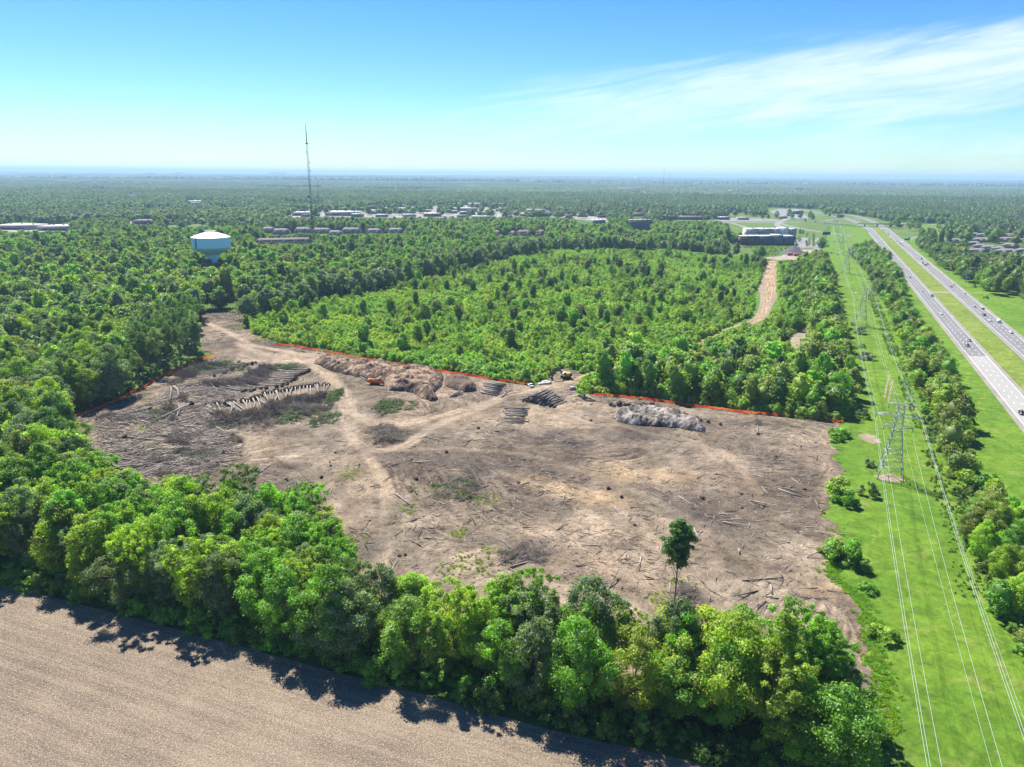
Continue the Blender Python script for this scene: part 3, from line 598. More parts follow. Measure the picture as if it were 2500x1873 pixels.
MISC = [(k1, -60, 200, 478, 8, 60, 'white', 'tan', 'large white-roofed low school building at the left edge', None), (k1, 235, 460, 484, 8, 55, 'white', 'tan', 'second white-roofed low building near the left edge', None), (k1, 845, 1000, 445, 9, 40, 'palegrey', 'brick', 'brick building with a pale roof left of the water tower', None),
     (k2, 0, 190, 388, 10, 70, 'white', 'tan', 'large white-roofed warehouse, left end of the shopping area', None), (k2, -230, -100, 388, 9, 50, 'white', 'tan', 'white-roofed store right behind the tall mast', None), (k2, 1710, 1785, 440, 9, 40, 'white', 'palegrey', 'small white-roofed store at the right end of the shopping area', None), (k2, 1955, 2045, 392, 9, 30, 'red', 'tan', 'bright red-roofed restaurant right of the shopping area', None),
     (c3, 835, 885, 352, 11, 40, 'white', 'palegrey', 'tall white-roofed hall in the gravel yard above the interchange', None), (c3, 750, 790, 378, 6, 22, 'white', 'tan', 'low white-roofed depot beside the junction', None), (c3, 500, 560, 386, 6, 22, 'white', 'tan', 'low white store left of the junction', None), (c3, 120, 285, 386, 8, 40, 'palegrey', 'brick', 'long brick shop row left of the junction', None), (c3, 380, 445, 386, 7, 30, 'white', 'dark', 'small shop at the right end of the brick row', None),
     (k1, 1195, 1300, 308, 8, 60, 'white', 'tan', 'isolated white roof in the woods above the water tower', None), (k1, 820, 880, 268, 9, 50, 'white', 'tan', 'far white building left of centre in the left woods', None), (k1, 140, 160, 300, 6, 20, 'white', 'tan', 'tiny white roof in the far left woods', None)]
FOOT = []; AUTOW = []
_org = {id(k1): (0, 380, 2.6333), id(k2): (800, 380, 2.6333), id(c3): (1600, 380, 2.4578), id(c5): (2050, 400, 4.142), id(c4): (1780, 500, 6.9125)}
def reg(fn, x0, x1, yb, h, dep, keep=.7):
    a, b = fn(x0, yb), fn(x1, yb); c = (a+b)/2; FOOT.append((min(a[0], b[0])-5, max(a[0], b[0])+5, min(a[1], b[1])-9, max(a[1], b[1])+dep+4))
    ox, oy, sc_ = _org[id(fn)]; vt = proj(c[0], c[1], h)[1]; vb = oy+yb/sc_; u0, u1 = ox+x0/sc_, ox+x1/sc_; AUTOW.append((np.array([(u0, vt-1), (u1, vt-1), (u1, vt+(vb-vt)*keep), (u0, vt+(vb-vt)*keep)]), float(c[1])))
for fn, x0, x1, yb, rf, l, wg in A: reg(fn, x0, x1, yb, 13, 15, .75)
for x0, x1, yb, l, wg in HB: reg(c5, x0, x1, yb, 8, 16, .8)
for fn, x0, x1, yb, h, dp, *_ in MISC: reg(fn, x0, x1, yb, h+1, dp, .9)
reg(k2, 1938, 2085, 480, 22, 16, .8)
rb = np.random.default_rng(44); FARB = []
while len(FARB) < 52:
    u = rb.uniform(10, 2490); v = rb.uniform(474, 520); c = G(u, v)
    if (680 < u < 1500 and v > 490) or 1700 < u < 2260 or any(abs(u-q_[0]) < 25 and abs(v-q_[1]) < 5 for q_ in FARB): continue
    w_ = rb.uniform(18, 70); FARB.append((u, v, c[0], c[1], w_, rb.integers(3))); FOOT.append((c[0]-w_/2-8, c[0]+w_/2+8, c[1]-75, c[1]+34))
def infoot(x, y):
    r_ = np.zeros(np.shape(x), bool)
    for a0, a1, b0, b1 in FOOT: r_ |= (x > a0) & (x < a1) & (y > b0) & (y < b1)
    return r_
# ---- where trees may not hide something: photo-pixel windows that stay clear (with the distance they protect)
clear_vis = np.array([(150, 912), (240, 878), (330, 838), (462, 775), (450, 700), (500, 688), (620, 750), (1150, 838), (1200, 830), (1290, 857), (1815, 920), (1800, 960), (1826, 1040), (1790, 1120), (1785, 1215), (1842, 1292), (1870, 1350), (1885, 1440), (1880, 1500), (1850, 1440), (1822, 1380), (1790, 1310), (1600, 1290), (1560, 1270), (1500, 1290), (1440, 1310), (1400, 1340), (1330, 1270), (1280, 1225), (1200, 1215), (1100, 1235), (1080, 1225), (1030, 1270), (960, 1250), (930, 1220), (860, 1205), (800, 1225), (750, 1170), (740, 1110), (700, 1060), (640, 1060), (560, 1030), (520, 1010), (400, 1030), (330, 1030), (235, 1010), (205, 940)])*1.1302
def rect(a, b, c, d): return np.array([(a, b), (c, b), (c, d), (a, d)], float)
cr4 = lambda x, y: (1780+x/6.9125, 500+y/6.9125); cr5 = lambda x, y: (2050+x/4.142, 400+y/4.142); cr1 = lambda x, y: (x/2.6333, 380+y/2.6333); cr2 = lambda x, y: (800+x/2.6333, 380+y/2.6333); cr3 = lambda x, y: (1600+x/2.4578, 380+y/2.4578); cr6 = lambda x, y: (1400+x/2.765, 750+y/2.765); cr7 = lambda x, y: (1900+x/2.7617, 700+y/2.7617)
def rc_(fn, a, b, c, d): return rect(*fn(a, b), *fn(c, d))
PROT_WIN = [(clear_vis, 9999), (np.array([(1434, 1200), (1488, 1200), (1486, 1306), (1438, 1306)])*1.1302, 171), (rect(468, 566, 555, 608), 760), (rect(762, 300, 780, 590), 880),
  (rc_(cr4, 190, 480, 1130, 690), 1100), (rc_(cr4, 290, 370, 1130, 500), 1150), (np.array([cr4(*p) for p in [(1140, 540), (1580, 560), (1610, 760), (1100, 800), (1100, 700)]]), 1050), (np.array([cr4(*p) for p in [(-40, 500), (190, 500), (190, 670), (-40, 660)]]), 1100),
  (np.array([cr4(*p) for p in [(950, 740), (1350, 740), (1350, 850), (1180, 930), (850, 940), (640, 890)]]), 950), (np.array([cr4(*p) for p in [(0, 330), (800, 300), (2300, 300), (2150, 520), (1130, 400), (60, 480)]]), 1400),
  (np.array([cr4(*p) for p in [(-100, 230), (2300, 230), (2300, 310), (-100, 310)]]), 1500), (np.array([cr4(*p) for p in [(700, 90), (1300, 150), (1350, 220), (850, 220)]]), 1900),
  (np.array([cr5(*p) for p in [(0, 520), (250, 545), (500, 600), (480, 640), (290, 720), (80, 690), (0, 690)]]), 1700),
  (np.array([cr5(*p) for p in [(290, 620), (390, 600), (800, 640), (800, 740), (660, 790), (900, 960), (1300, 1210), (1700, 1440), (1900, 1540), (2300, 1900), (2300, 2400), (1060, 1657), (860, 1400), (640, 1100), (500, 860)]]), 9999),
  (rc_(cr5, 990, 742, 1240, 800), 1000), (rc_(cr5, 1290, 750, 1900, 890), 950), (rc_(cr5, 1330, 700, 1490, 740), 1100),
  (rc_(cr1, 0, 452, 470, 488), 1350), (rc_(cr1, 820, 425, 1000, 446), 1600), (np.array([cr1(*p) for p in [(1030, 440), (1600, 430), (1600, 446), (1040, 462)]]), 1500), (rc_(cr1, 1680, 510, 2010, 560), 1150), (rc_(cr1, 1690, 452, 2230, 500), 1300),
  (rc_(cr2, 0, 462, 500, 505), 1250), (rc_(cr2, 1070, 480, 1400, 520), 1150), (rc_(cr2, 1940, 425, 2085, 480), 1400), (rc_(cr2, 0, 305, 1800, 398), 1900), (rc_(cr2, -280, 330, 0, 395), 1900), (rc_(cr2, 1600, 376, 1800, 440), 1700), (rc_(cr2, 1950, 376, 2050, 392), 1900), (rc_(cr3, 20, 366, 460, 396), 1500),
  (np.array([cr3(*p) for p in [(660, 650), (715, 640), (725, 760), (745, 870), (720, 920), (610, 1020), (560, 1010), (600, 900), (580, 830), (640, 740)]]), 9999),
  (np.array([cr6(*p) for p in [(830, 235), (950, 200), (1100, 130), (1080, 110), (900, 180)]]), 9999), (np.array([cr6(*p) for p in [(160, 400), (290, 375), (300, 420), (200, 430)]]), 9999), (np.array([cr6(*p) for p in [(1450, 210), (1590, 140), (1590, 190), (1520, 280), (1470, 290)]]), 9999),
  (rc_(cr1, 1325, 1020, 1560, 1090), 9999),
  (np.array([cr7(*p) for p in [(400, 0), (440, 200), (560, 560), (560, 960), (380, 960), (450, 1300), (360, 1657), (1230, 1657), (1180, 1300), (1010, 1000), (930, 800), (840, 480), (780, 250), (700, 60), (600, 0)]]), 9999),
  (np.array([cr7(*p) for p in [(860, 60), (980, 200), (1080, 360), (1190, 480), (1230, 620), (1320, 780), (1320, 1040), (1360, 1250), (1600, 1330), (1657, 1500), (1657, 0), (900, 0)]]), 9999),
  (np.array([(1720, 1320), (1840, 1350), (1935, 1600), (1960, 1660), (2212, 1660), (2120, 1300), (1900, 1200), (1850, 1300)])*1.1302, 9999)]
PROT_WIN = [(p, d if d > 9000 else max(d, float(G(p[:, 0].mean(), p[:, 1].max())[1]))) for p, d in PROT_WIN[:1]+PROT_WIN[1:] ]+AUTOW
PBOX = [(p[:, 0].min(), p[:, 0].max(), p[:, 1].min(), p[:, 1].max()) for p, d in PROT_WIN]
def fit(x, y, H, R):
    """scale (<=1) that keeps the crown out of every protected window; 0 = cannot stand here"""
    for k in (1., .86, .74, .62, .5, .4):
        z = np.array([H*k*.97, H*k*.8, H*k*.8, H*k*.5, H*k*.5, H*k*.66]); xx = x+np.array([0, -R*k*.75, R*k*.75, -R*k*.85, R*k*.85, 0]); yy = np.full(6, y)
        u, v, w = proj(xx, yy, z); ok = True
        ua, ub, va, vb = u.min(), u.max(), v.min(), v.max()
        for (poly, dist), (a0, a1, b0, b1) in zip(PROT_WIN, PBOX):
            if y > dist or ub < a0 or ua > a1 or vb < b0 or va > b1: continue
            if pip(u, v, poly).any(): ok = False; break
        if ok: return k
    return 0.
def scatter(poly, step, seed, jit=.62):
    x0, y0 = poly.min(0); x1, y1 = poly.max(0); r = np.random.default_rng(seed)
    gx_, gy_ = np.meshgrid(np.arange(x0, x1, step), np.arange(y0, y1, step*.87)); gx_ = gx_+(np.arange(gx_.shape[0]) % 2)[:, None]*step/2
    px_ = (gx_+(r.random(gx_.shape)-.5)*2*jit*step).ravel(); py_ = (gy_+(r.random(gx_.shape)-.5)*2*jit*step).ravel()
    k = pip(px_, py_, poly); return px_[k], py_[k], r
def inview(x, y, m=60):
    u, v, w = proj(x, y, 10.); return (u > -m) & (u < PW+m) & (v < PH+160) & (w > 20)
HW = lambda x, y: (x-HS*y > 106) & (x-HS*y < 168) & (y < 1800)

belt = np.vstack([field_edge[[1, 2, 3, 4, 5, 6, 7, 8, 9, 10]]+np.array([1.5, 4.]), pts(D, [(1935, 1640), (1905, 1560), (1870, 1490), (1780, 1470), (1600, 1470), (1450, 1462), (1330, 1450), (1200, 1425), (1060, 1405), (900, 1375), (800, 1335), (740, 1235), (640, 1175), (500, 1150), (360, 1140), (240, 1110), (0, 1090), (-260, 1070)])])
forest_l = pts(D, [(236, 1140), (212, 1030), (186, 965), (140, 908), (245, 868), (325, 826), (395, 790), (440, 768), (432, 700), (445, 672), (500, 664), (560, 650), (-900, 650), (-1500, 900), (-900, 1250)])
wood_r = pts(D, [(1262, 850), (1400, 860), (1500, 875), (1620, 890), (1720, 902), (1815, 912), (1842, 880), (1834, 800), (1822, 740), (1806, 650), (1785, 590), (1772, 552), (1750, 552), (1762, 600), (1745, 680), (1760, 760), (1700, 800), (1600, 790), (1500, 800), (1400, 800), (1300, 810)])
strip_r = pts(D, [(1706, 570), (1770, 552), (1806, 650), (1822, 740), (1700, 720), (1690, 640)])
wood_n = pts(D, [(570, 648), (660, 634), (780, 612), (880, 590), (1000, 562), (1060, 554), (1200, 541), (1450, 541), (1560, 543), (1600, 530), (1560, 500), (1450, 492), (1200, 488), (900, 488), (600, 505), (300, 520), (-1200, 540), (-1500, 650)])
row_h = pts(D, [(1835, 548), (1880, 600), (1905, 655), (1935, 720), (1965, 790), (1990, 880), (2005, 960), (2045, 1075), (2085, 1150), (2110, 1250), (2150, 1340), (2230, 1450), (2600, 1900), (2700, 1700), (2290, 1290), (2215, 1200), (2160, 1080), (2100, 1010), (2098, 900), (2060, 830), (2010, 740), (1960, 680), (1950, 620), (1930, 575), (1880, 535)])
wood_e = pts(c5, [(770, 800), (850, 905), (1000, 1030), (1200, 1150), (1380, 1230), (1550, 1340), (1700, 1430), (1900, 1530), (2400, 1800), (3200, 1500), (2800, 900), (1900, 905), (1500, 905), (1290, 880), (1240, 790), (1000, 800), (900, 760), (800, 760)])

def fbm1(x, y, s, sd): return float(fbm(np.array([x]), np.array([y]), s, 3, sd)[0])
trees = []    # x, y, H/proto scale, style, colour key, zone
def put(zone, poly, step, seed, styles, cols, smin=.8, smax=1.15, keep=None, hmap=None):
    px_, py_, r = scatter(poly, step, seed); n = 0
    v = inview(px_, py_)
    cn_ = fbm(px_, py_, 34, 2, seed+3)
    for i in np.nonzero(v)[0]:
        x, y = px_[i], py_[i]
        if HW(x, y) or (keep is not None and not keep(x, y)): continue
        if infoot(x, y): continue
        st = styles[min(len(styles)-1, int(r.random()*len(styles)))]
        q = (r.random()*.6+cn_[i]*.8-.2); ck = cols[int(np.clip(q, 0, .999)*len(cols))]
        k = (smin+(smax-smin)*r.random())*(hmap(x, y) if hmap else 1)
        p0 = HI[st][0]; f = fit(x, y, p0[2]*k, p0[3]*k)
        if f <= 0: continue
        trees.append([x, y, k*f, st, ck, zone]); n += 1
    return n
nearroad = lambda x, y: pdist(np.array([x]), np.array([y]), haul_line)[0] > (10 if y > 560 else 5) and pdist(np.array([x]), np.array([y]), ltrack_line)[0] > 7
noglade = lambda x, y: nearroad(x, y) and not pip(np.array([x]), np.array([y]), glade_poly)[0] and not pip(np.array([x]), np.array([y]), yard_poly)[0]
put('belt', belt, 7.2, 11, ['round', 'feather', 'tall', 'dense', 'broad', 'feather', 'round'], ['dark', 'mid', 'lime', 'lime', 'grey', 'yellow', 'vivid', 'lime', 'vivid', 'grey', 'mid'], .88, 1.34, keep=lambda x, y: x < -25 or random.random() < (.76 if x < 5 else .66 if x < 40 else .9), hmap=lambda x, y: 1.17 if x > 38 else 1.06 if x > 0 else 1.)
put('west wood', forest_l, 9.4, 12, ['round', 'broad', 'dense', 'tall', 'round'], ['dark', 'grey', 'mid', 'grey', 'lime', 'olive', 'dark', 'mid'], 1.0, 1.5, keep=lambda x, y: y < 620)
pine_poly = pts(D, [(290, 850), (440, 770), (436, 700), (400, 700), (330, 760), (250, 820)])
for t in trees:
    if t[5] == 'west wood' and pip(np.array([t[0]]), np.array([t[1]]), pine_poly)[0]: t[3] = 'pine'; t[4] = 'dark' if random.random() < .6 else 'grey'; t[5] = 'pine stand'
put('east wood', wood_r, 8.6, 13, ['round', 'tall', 'broad', 'dense', 'young'], ['dark', 'mid', 'vivid', 'olive', 'lime', 'mid'], .75, 1.2, keep=noglade)
put('corridor row', row_h, 7.6, 14, ['round', 'dense', 'broad', 'bush'], ['mid', 'olive', 'vivid', 'lime', 'olive'], .5, .95, keep=lambda x, y: random.random() < .85)
put('roadside wood', wood_e, 11, 15, ['round', 'broad', 'dense', 'tall'], ['olive', 'mid', 'dark', 'olive', 'mid'], .9, 1.25)
TCL = lambda x, y: float(np.clip((fbm1(x, y, 55, 61)-.38)*3.2, .08, 1))
def inP(p): return lambda x, y: pip(np.array([x]), np.array([y]), p)[0]
put('thicket', thicket, 19, 16, ['tall', 'round', 'young', 'dense', 'feather'], ['dark', 'mid', 'olive', 'vivid', 'lime'], .35, .85, keep=lambda x, y: noglade(x, y) and not inP(wood_r)(x, y) and random.random() < TCL(x, y))
put('thicket', thicket, 9.5, 17, ['young'], ['vivid', 'lime', 'lime', 'mid', 'yellow', 'yellow'], .4, 1.15, keep=lambda x, y: noglade(x, y) and not inP(wood_r)(x, y) and random.random() < TCL(x, y))
put('haul strip', strip_r, 8.5, 18, ['dense', 'round', 'young'], ['vivid', 'mid', 'lime', 'mid'], .5, .75, keep=noglade)
put('north wood', wood_n, 10.5, 19, ['round', 'tall', 'broad', 'dense'], ['mid', 'dark', 'lime', 'vivid', 'olive', 'dark'], .9, 1.25, keep=lambda x, y: nearroad(x, y) and not inP(thicket)(x, y))
trees.append([*G(1645, 1492), 1.0, 'lone', 'dark', 'lone'])
# a few hand-placed ones seen singly
for (u, v, k, st, ck) in ((1253, 858, .78, 'young', 'vivid'), (1262, 862, .9, 'young', 'lime'), (1700, 1, 0, '', ''),):
    if k: trees.append([*D(u, v), k*1.25, st, ck, 'gateway'])
trees = [t for t in trees if t[2] > 0]

# ---- nearest ones as individual things
def area(t):
    H = HI[t[3]][0][2]*t[2]; u, v, w = proj(t[0], t[1], H*.6)
    return -1e9 if (u < -40 or u > PW+40 or v > PH+60 or v < 0) else float(H*HI[t[3]][0][3]*t[2]/w**2)
big = [t for t in trees if t[3] not in ('young', 'bush', 'pine')]; yng = [t for t in trees if t[3] == 'young']; bsh = [t for t in trees if t[3] == 'bush']; pin = [t for t in trees if t[3] == 'pine']
for l in (big, yng, bsh, pin): l.sort(key=area, reverse=True)
TH = big[:296]+yng[:110]+pin[:60]; REST = big[296:]+yng[110:]+pin[60:]+bsh[40:]; BUSH = bsh[:40]
def ordn(n):
    return f"{n}{'th' if 10 <= n % 100 <= 20 else {1: 'st', 2: 'nd', 3: 'rd'}.get(n % 10, 'th')}"
ZT = {'belt': ('the field-edge belt', 'trees of the belt by the ploughed field'), 'west wood': ('the left-hand wood', 'trees of the wood left of the clearing'), 'pine stand': ('the left fence stand', 'slender trees behind the left fence'),
      'east wood': ('the right fence wood', 'trees of the wood behind the right fence'), 'corridor row': ('the power-line row', 'trees between power line and highway'), 'roadside wood': ('the roadside wood', 'trees right of the highway'),
      'thicket': ('the young thicket', 'trees of the young thicket'), 'haul strip': ('the haul-road strip', 'trees between haul road and power line'), 'north wood': ('the far wood', 'trees of the far wood'), 'gateway': ('the haul-road gateway', 'trees at the gateway'), 'lone': ('', '')}
SW = dict(round='rounded tree', broad='spreading tree', tall='narrow tree', feather='feathery tree', dense='dense tree', pine='thin-stemmed tree', young='young tree', bush='bushy shrub')
groups = {}
for t in TH+BUSH:
    u, v, w = proj(t[0], t[1], 8.); t += [float(u), float(w)]
    groups.setdefault(t[5], []).append(t)
lab = {}
for z, l in groups.items():
    # split each wood into depth rows, rank left to right in each row
    ds = sorted(t[7] for t in l); nb = max(1, min(6, len(l)//16)); cuts = [ds[int(len(ds)*k/nb)] for k in range(1, nb)]
    rows = [[] for _ in range(nb)]
    for t in l: rows[sum(t[7] >= c for c in cuts)].append(t)
    nm = {1: ['']}.get(nb) or (['front', 'back'] if nb == 2 else ['front', 'middle', 'back'] if nb == 3 else ['front', 'second', 'third', 'fourth', 'fifth', 'sixth'][:nb-1]+['rearmost'])
    for ri, rw in enumerate(rows):
        rw.sort(key=lambda t: t[6])
        for k, t in enumerate(rw):
            rank = ordn(k+1)
            lab[id(t)] = f"{CF[t[4]][1]} {SW.get(t[3], '')}, {rank} from left in {('the '+nm[ri]+' row of ') if nm[ri] else ''}{ZT[z][0]}"
NMK = dict(pine='slender_tree', young='young_tree', bush='shrub')
def add_tree(t, r):
    x, y, k, st, ck, zone = t[:6]; pr = HI[st][r.integers(len(HI[st]))]; col_ = jitter(CF[ck][0], r)
    z = hgt(x, y)-.1 if zone in ('lone', 'belt') else 0
    nm = NMK.get(st, 'broadleaf_tree')
    if zone == 'lone': l, g, c = 'solitary tree with a long bare trunk and small dark crown inside the clearing', None, 'tree'; nm = 'lone_tree'
    else: l, g, c = lab[id(t)], ZT[zone][1], ('shrub' if st == 'bush' else 'tree')
    e = empty(nm, (x, y, z), r.random()*6.28, l, c, g, (k*(.9+.2*r.random()), k*(.9+.2*r.random()), k*(.92+.16*r.random())))
    if zone == 'lone': e.scale = (1, 1, 1)
    o = link('crown', pr[0], e); o.color = (*col_, 1)
    link('trunk' if st != 'bush' else 'stem', pr[1], e)
r = np.random.default_rng(77)
for t in TH+BUSH: add_tree(t, r)
print('trees', len(trees), 'things', len(TH)+len(BUSH), {z: len(l) for z, l in groups.items()})

# ---- the rest of the vegetation: instanced as stuff
def inst_collection(name, meshes):
    c = bpy.data.collections.new(name)
    for i, m in enumerate(meshes):
        o = bpy.data.objects.new(f'{name}_{i:02d}', m); c.objects.link(o)
    return c
def gn_scatter(name, P, S, RZ, IDX, TINT, coll, label, cat):
    n = len(P); me = mesh(name, P, np.zeros((0, 3), int), None, {'s': ('POINT', 'FLOAT_VECTOR', S), 'rz': ('POINT', 'FLOAT', RZ), 'pick': ('POINT', 'INT', IDX), 'tint': ('POINT', 'FLOAT_COLOR', np.c_[TINT, np.ones(n)])})
    o = link(name, me); tag(o, label, cat, None, 'stuff')
    g = bpy.data.node_groups.new(name, 'GeometryNodeTree'); g.interface.new_socket('Geometry', in_out='INPUT', socket_type='NodeSocketGeometry'); g.interface.new_socket('Geometry', in_out='OUTPUT', socket_type='NodeSocketGeometry')
    a = g.nodes.new('NodeGroupInput'); b = g.nodes.new('NodeGroupOutput'); ci = g.nodes.new('GeometryNodeCollectionInfo'); ci.inputs['Collection'].default_value = coll; ci.inputs['Separate Children'].default_value = True; ci.inputs['Reset Children'].default_value = True
    ip = g.nodes.new('GeometryNodeInstanceOnPoints'); ip.inputs['Pick Instance'].default_value = True
    def na(nm, ty):
        k = g.nodes.new('GeometryNodeInputNamedAttribute'); k.data_type = ty; k.inputs[0].default_value = nm; return k.outputs[0]
    cb = g.nodes.new('ShaderNodeCombineXYZ'); g.links.new(na('rz', 'FLOAT'), cb.inputs[2])
    g.links.new(a.outputs[0], ip.inputs['Points']); g.links.new(ci.outputs[0], ip.inputs['Instance']); g.links.new(na('pick', 'INT'), ip.inputs['Instance Index'])
    g.links.new(cb.outputs[0], ip.inputs['Rotation']); g.links.new(na('s', 'FLOAT_VECTOR'), ip.inputs['Scale']); g.links.new(ip.outputs[0], b.inputs[0])
    o.modifiers.new('scatter', 'NODES').node_group = g; return o
mid_m, mid_ix = [], {}
for st in ('round', 'broad', 'tall', 'dense', 'feather', 'young', 'pine', 'bush'):
    mid_ix[st] = []
    for k in range(2 if st != 'round' else 3):
        mid_ix[st].append(len(mid_m))
        if st in ('young', 'pine'):
            m_c = HI[st][k][0].copy(); m_c.materials.clear(); m_c.materials.append(LEAFI); mid_m.append(m_c)
        else: mid_m.append(make_proto(700+k*7+len(mid_m), st, 1, LEAFI)[0])
mid_ix['nbush'] = []
for k in range(3):
    m_c = HI['bush'][k][0].copy(); m_c.materials.clear(); m_c.materials.append(LEAFI); mid_ix['nbush'].append(len(mid_m)); mid_m.append(m_c)
mid_ix['bush_far'] = mid_ix['bush']; mid_ix['bush'] = mid_ix['nbush']
MIDC = inst_collection('wood_sources', mid_m)
def emit(name, T, label, cat='woodland', dim=1.):
    if not T: return
    P, S, Rz, Ix, Tn = [], [], [], [], []
    for x, y, k, st, ck in [t[:5] for t in T]:
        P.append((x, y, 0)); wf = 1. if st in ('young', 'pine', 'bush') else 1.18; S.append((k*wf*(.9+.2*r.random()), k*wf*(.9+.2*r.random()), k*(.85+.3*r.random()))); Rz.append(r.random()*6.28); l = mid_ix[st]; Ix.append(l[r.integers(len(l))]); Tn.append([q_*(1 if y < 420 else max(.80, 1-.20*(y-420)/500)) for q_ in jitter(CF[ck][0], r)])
    gn_scatter(name, P, S, Rz, Ix, Tn, MIDC, label, cat)
# forests from 600 m outwards; buildings, lots and meadows stay open
keepout = [p for p in retail_polys]+[l[1] for l in lots]+[corr, pts(c4, [(-60, 200), (2300, 200), (2300, 420), (1900, 530), (1600, 760), (1300, 950), (620, 950), (-60, 700)]),
   pts(c5, [(0, 500), (200, 525), (400, 566), (560, 596), (700, 580), (760, 620), (860, 640), (800, 770), (620, 800), (0, 800)]), pts(c3, [(180, 190), (215, 190), (305, 250), (250, 255)]), pts(c3, [(660, 310), (900, 318), (1060, 345), (1060, 400), (660, 400)]), pts(k1, [(1000, 452), (1300, 436), (1600, 430), (1600, 446), (1300, 455), (1040, 468)])]
def hash_(x, y): return np.abs(np.sin(x*12.9898+y*78.233)*43758.5453) % 1
def outside(px_, py_):
    k = np.ones(len(px_), bool)
    for i_, p in enumerate(keepout): k &= ~(pip(px_, py_, p) & ((hash_(px_, py_) > .10) if i_ == 0 else True))
    k &= ~HW(px_, py_) & ~infoot(px_, py_)
    k &= ~((pdist(px_, py_, Lc[-6:]) < 26) | (pdist(px_, py_, Rc[-6:]) < 26))
    return k
def fan(y0, y1, step, seed):
    P = np.array([[-y0*.78-50, y0], [y0*.78+50, y0], [y1*.78+50, y1], [-y1*.78-50, y1]]); return scatter(P, step, seed)
def visfilter(px_, py_, Hh, Rr):
    ok = np.ones(len(px_), bool); z = (Hh*.95, Hh*.75, Hh*.75, Hh*.45)
    for dx, zz in zip((0, -Rr*.8, Rr*.8, 0), z):
        u, v, w = proj(px_+dx, py_, zz)
        for poly, dist in PROT_WIN:
            if Hh is not None and np.max(Hh) < 1.6: continue
            ok &= ~(pip(u, v, poly) & (py_ < dist))
    return ok
solid = [belt, forest_l, thicket, wood_n, row_h, wood_e, strip_r, clear_poly]
px_, py_, rr_ = fan(560, 1500, 11.5, 31)
k = outside(px_, py_) & inview(px_, py_)
for s_ in solid: k &= ~pip(px_, py_, s_)
px_, py_ = px_[k], py_[k]; Hs = 15+7*fbm(px_, py_, 120, 3, 8)+3*rr_.random(len(px_))
ok = visfilter(px_, py_, Hs*1.05, 5); px_, py_, Hs = px_[ok], py_[ok], Hs[ok]
cn_ = fbm(px_, py_, 60, 3, 5); CK = ['dark', 'grey', 'mid', 'grey', 'mid', 'olive', 'olive']
mid_T = [[x, y, h/18., ['round', 'broad', 'dense', 'tall', 'round'][int(rr_.random()*5)], CK[int(np.clip(c*.9+rr_.random()*.4-.15, 0, .999)*7)]] for x, y, h, c in zip(px_, py_, Hs, cn_)]
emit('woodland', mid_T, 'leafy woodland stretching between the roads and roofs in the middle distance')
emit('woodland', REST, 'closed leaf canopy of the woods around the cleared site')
# far canopy
lo_m = [make_proto(900+k, ['round', 'broad', 'dense', 'tall'][k % 4], 2, LEAFI)[0] for k in range(6)]
LOC = inst_collection('far_sources', lo_m)
px_, py_, rr_ = fan(1500, 4200, 17, 33); k = outside(px_, py_) & inview(px_, py_); px_, py_ = px_[k], py_[k]
Hs = (.72+.5*fbm(px_, py_, 300, 3, 8))*1.15; ok = visfilter(px_, py_, Hs*18, 6); px_, py_, Hs = px_[ok], py_[ok], Hs[ok]; n = len(px_)
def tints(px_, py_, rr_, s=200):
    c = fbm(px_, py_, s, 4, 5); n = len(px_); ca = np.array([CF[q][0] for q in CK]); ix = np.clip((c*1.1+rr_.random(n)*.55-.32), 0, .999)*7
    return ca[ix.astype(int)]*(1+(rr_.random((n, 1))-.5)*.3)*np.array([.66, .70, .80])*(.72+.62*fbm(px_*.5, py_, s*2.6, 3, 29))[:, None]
gap = fbm(px_, py_, 160, 3, 17) < .70; px_, py_, Hs = px_[gap], py_[gap], Hs[gap]; n = len(px_)
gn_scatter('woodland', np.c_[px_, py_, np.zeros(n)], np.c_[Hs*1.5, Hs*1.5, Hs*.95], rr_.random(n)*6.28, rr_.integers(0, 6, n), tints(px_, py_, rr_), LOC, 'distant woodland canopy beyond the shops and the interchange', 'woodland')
def patch(seed, m, size=90, cnt=46):
    r = np.random.default_rng(seed); V = []; F = []; lv = []; o = 0
    for _ in range(cnt):
        a = r.random()*6.28; q = size/2*math.sqrt(r.random()); R1 = 6+5*r.random(); v, f = icolump((q*math.cos(a), q*math.sin(a), 7+2*r.random()), R1, 7+5*r.random(), r, .3); V.append(v); F.append(f+o); o += len(v); lv += [r.random()]*len(f)
    return mesh('canopy', np.vstack(V), np.vstack(F), m, {'lv': ('FACE', 'FLOAT', lv)})
PC = inst_collection('patch_sources', [patch(k, LEAFI) for k in range(5)])
def farp(y0, y1, step, sxy, sz, seed, jitz):
    px_, py_, rr_ = fan(y0, y1, step, seed); k = inview(px_, py_); k &= fbm(px_, py_, step*7, 3, seed) < .66
    for p in [pts(c3, [(180, 190), (215, 190), (305, 250), (250, 255)])]: k &= ~pip(px_, py_, p)
    px_, py_ = px_[k], py_[k]; n = len(px_); z = np.where(np.hypot(px_, py_) > 12000, (fbm(px_, py_, 9000, 3, 5)-.5)*60, 0.)
    hh = sz*(.75+jitz*fbm(px_, py_, step*9, 3, 8))
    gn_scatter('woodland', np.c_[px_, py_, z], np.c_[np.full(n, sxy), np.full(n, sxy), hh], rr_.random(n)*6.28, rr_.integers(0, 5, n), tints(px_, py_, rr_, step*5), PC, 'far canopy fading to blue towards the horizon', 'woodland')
farp(4200, 9500, 62, 1.05, 1.0, 41, .6)
farp(9500, 32000, 190, 3.2, 1.7, 42, 1.2)

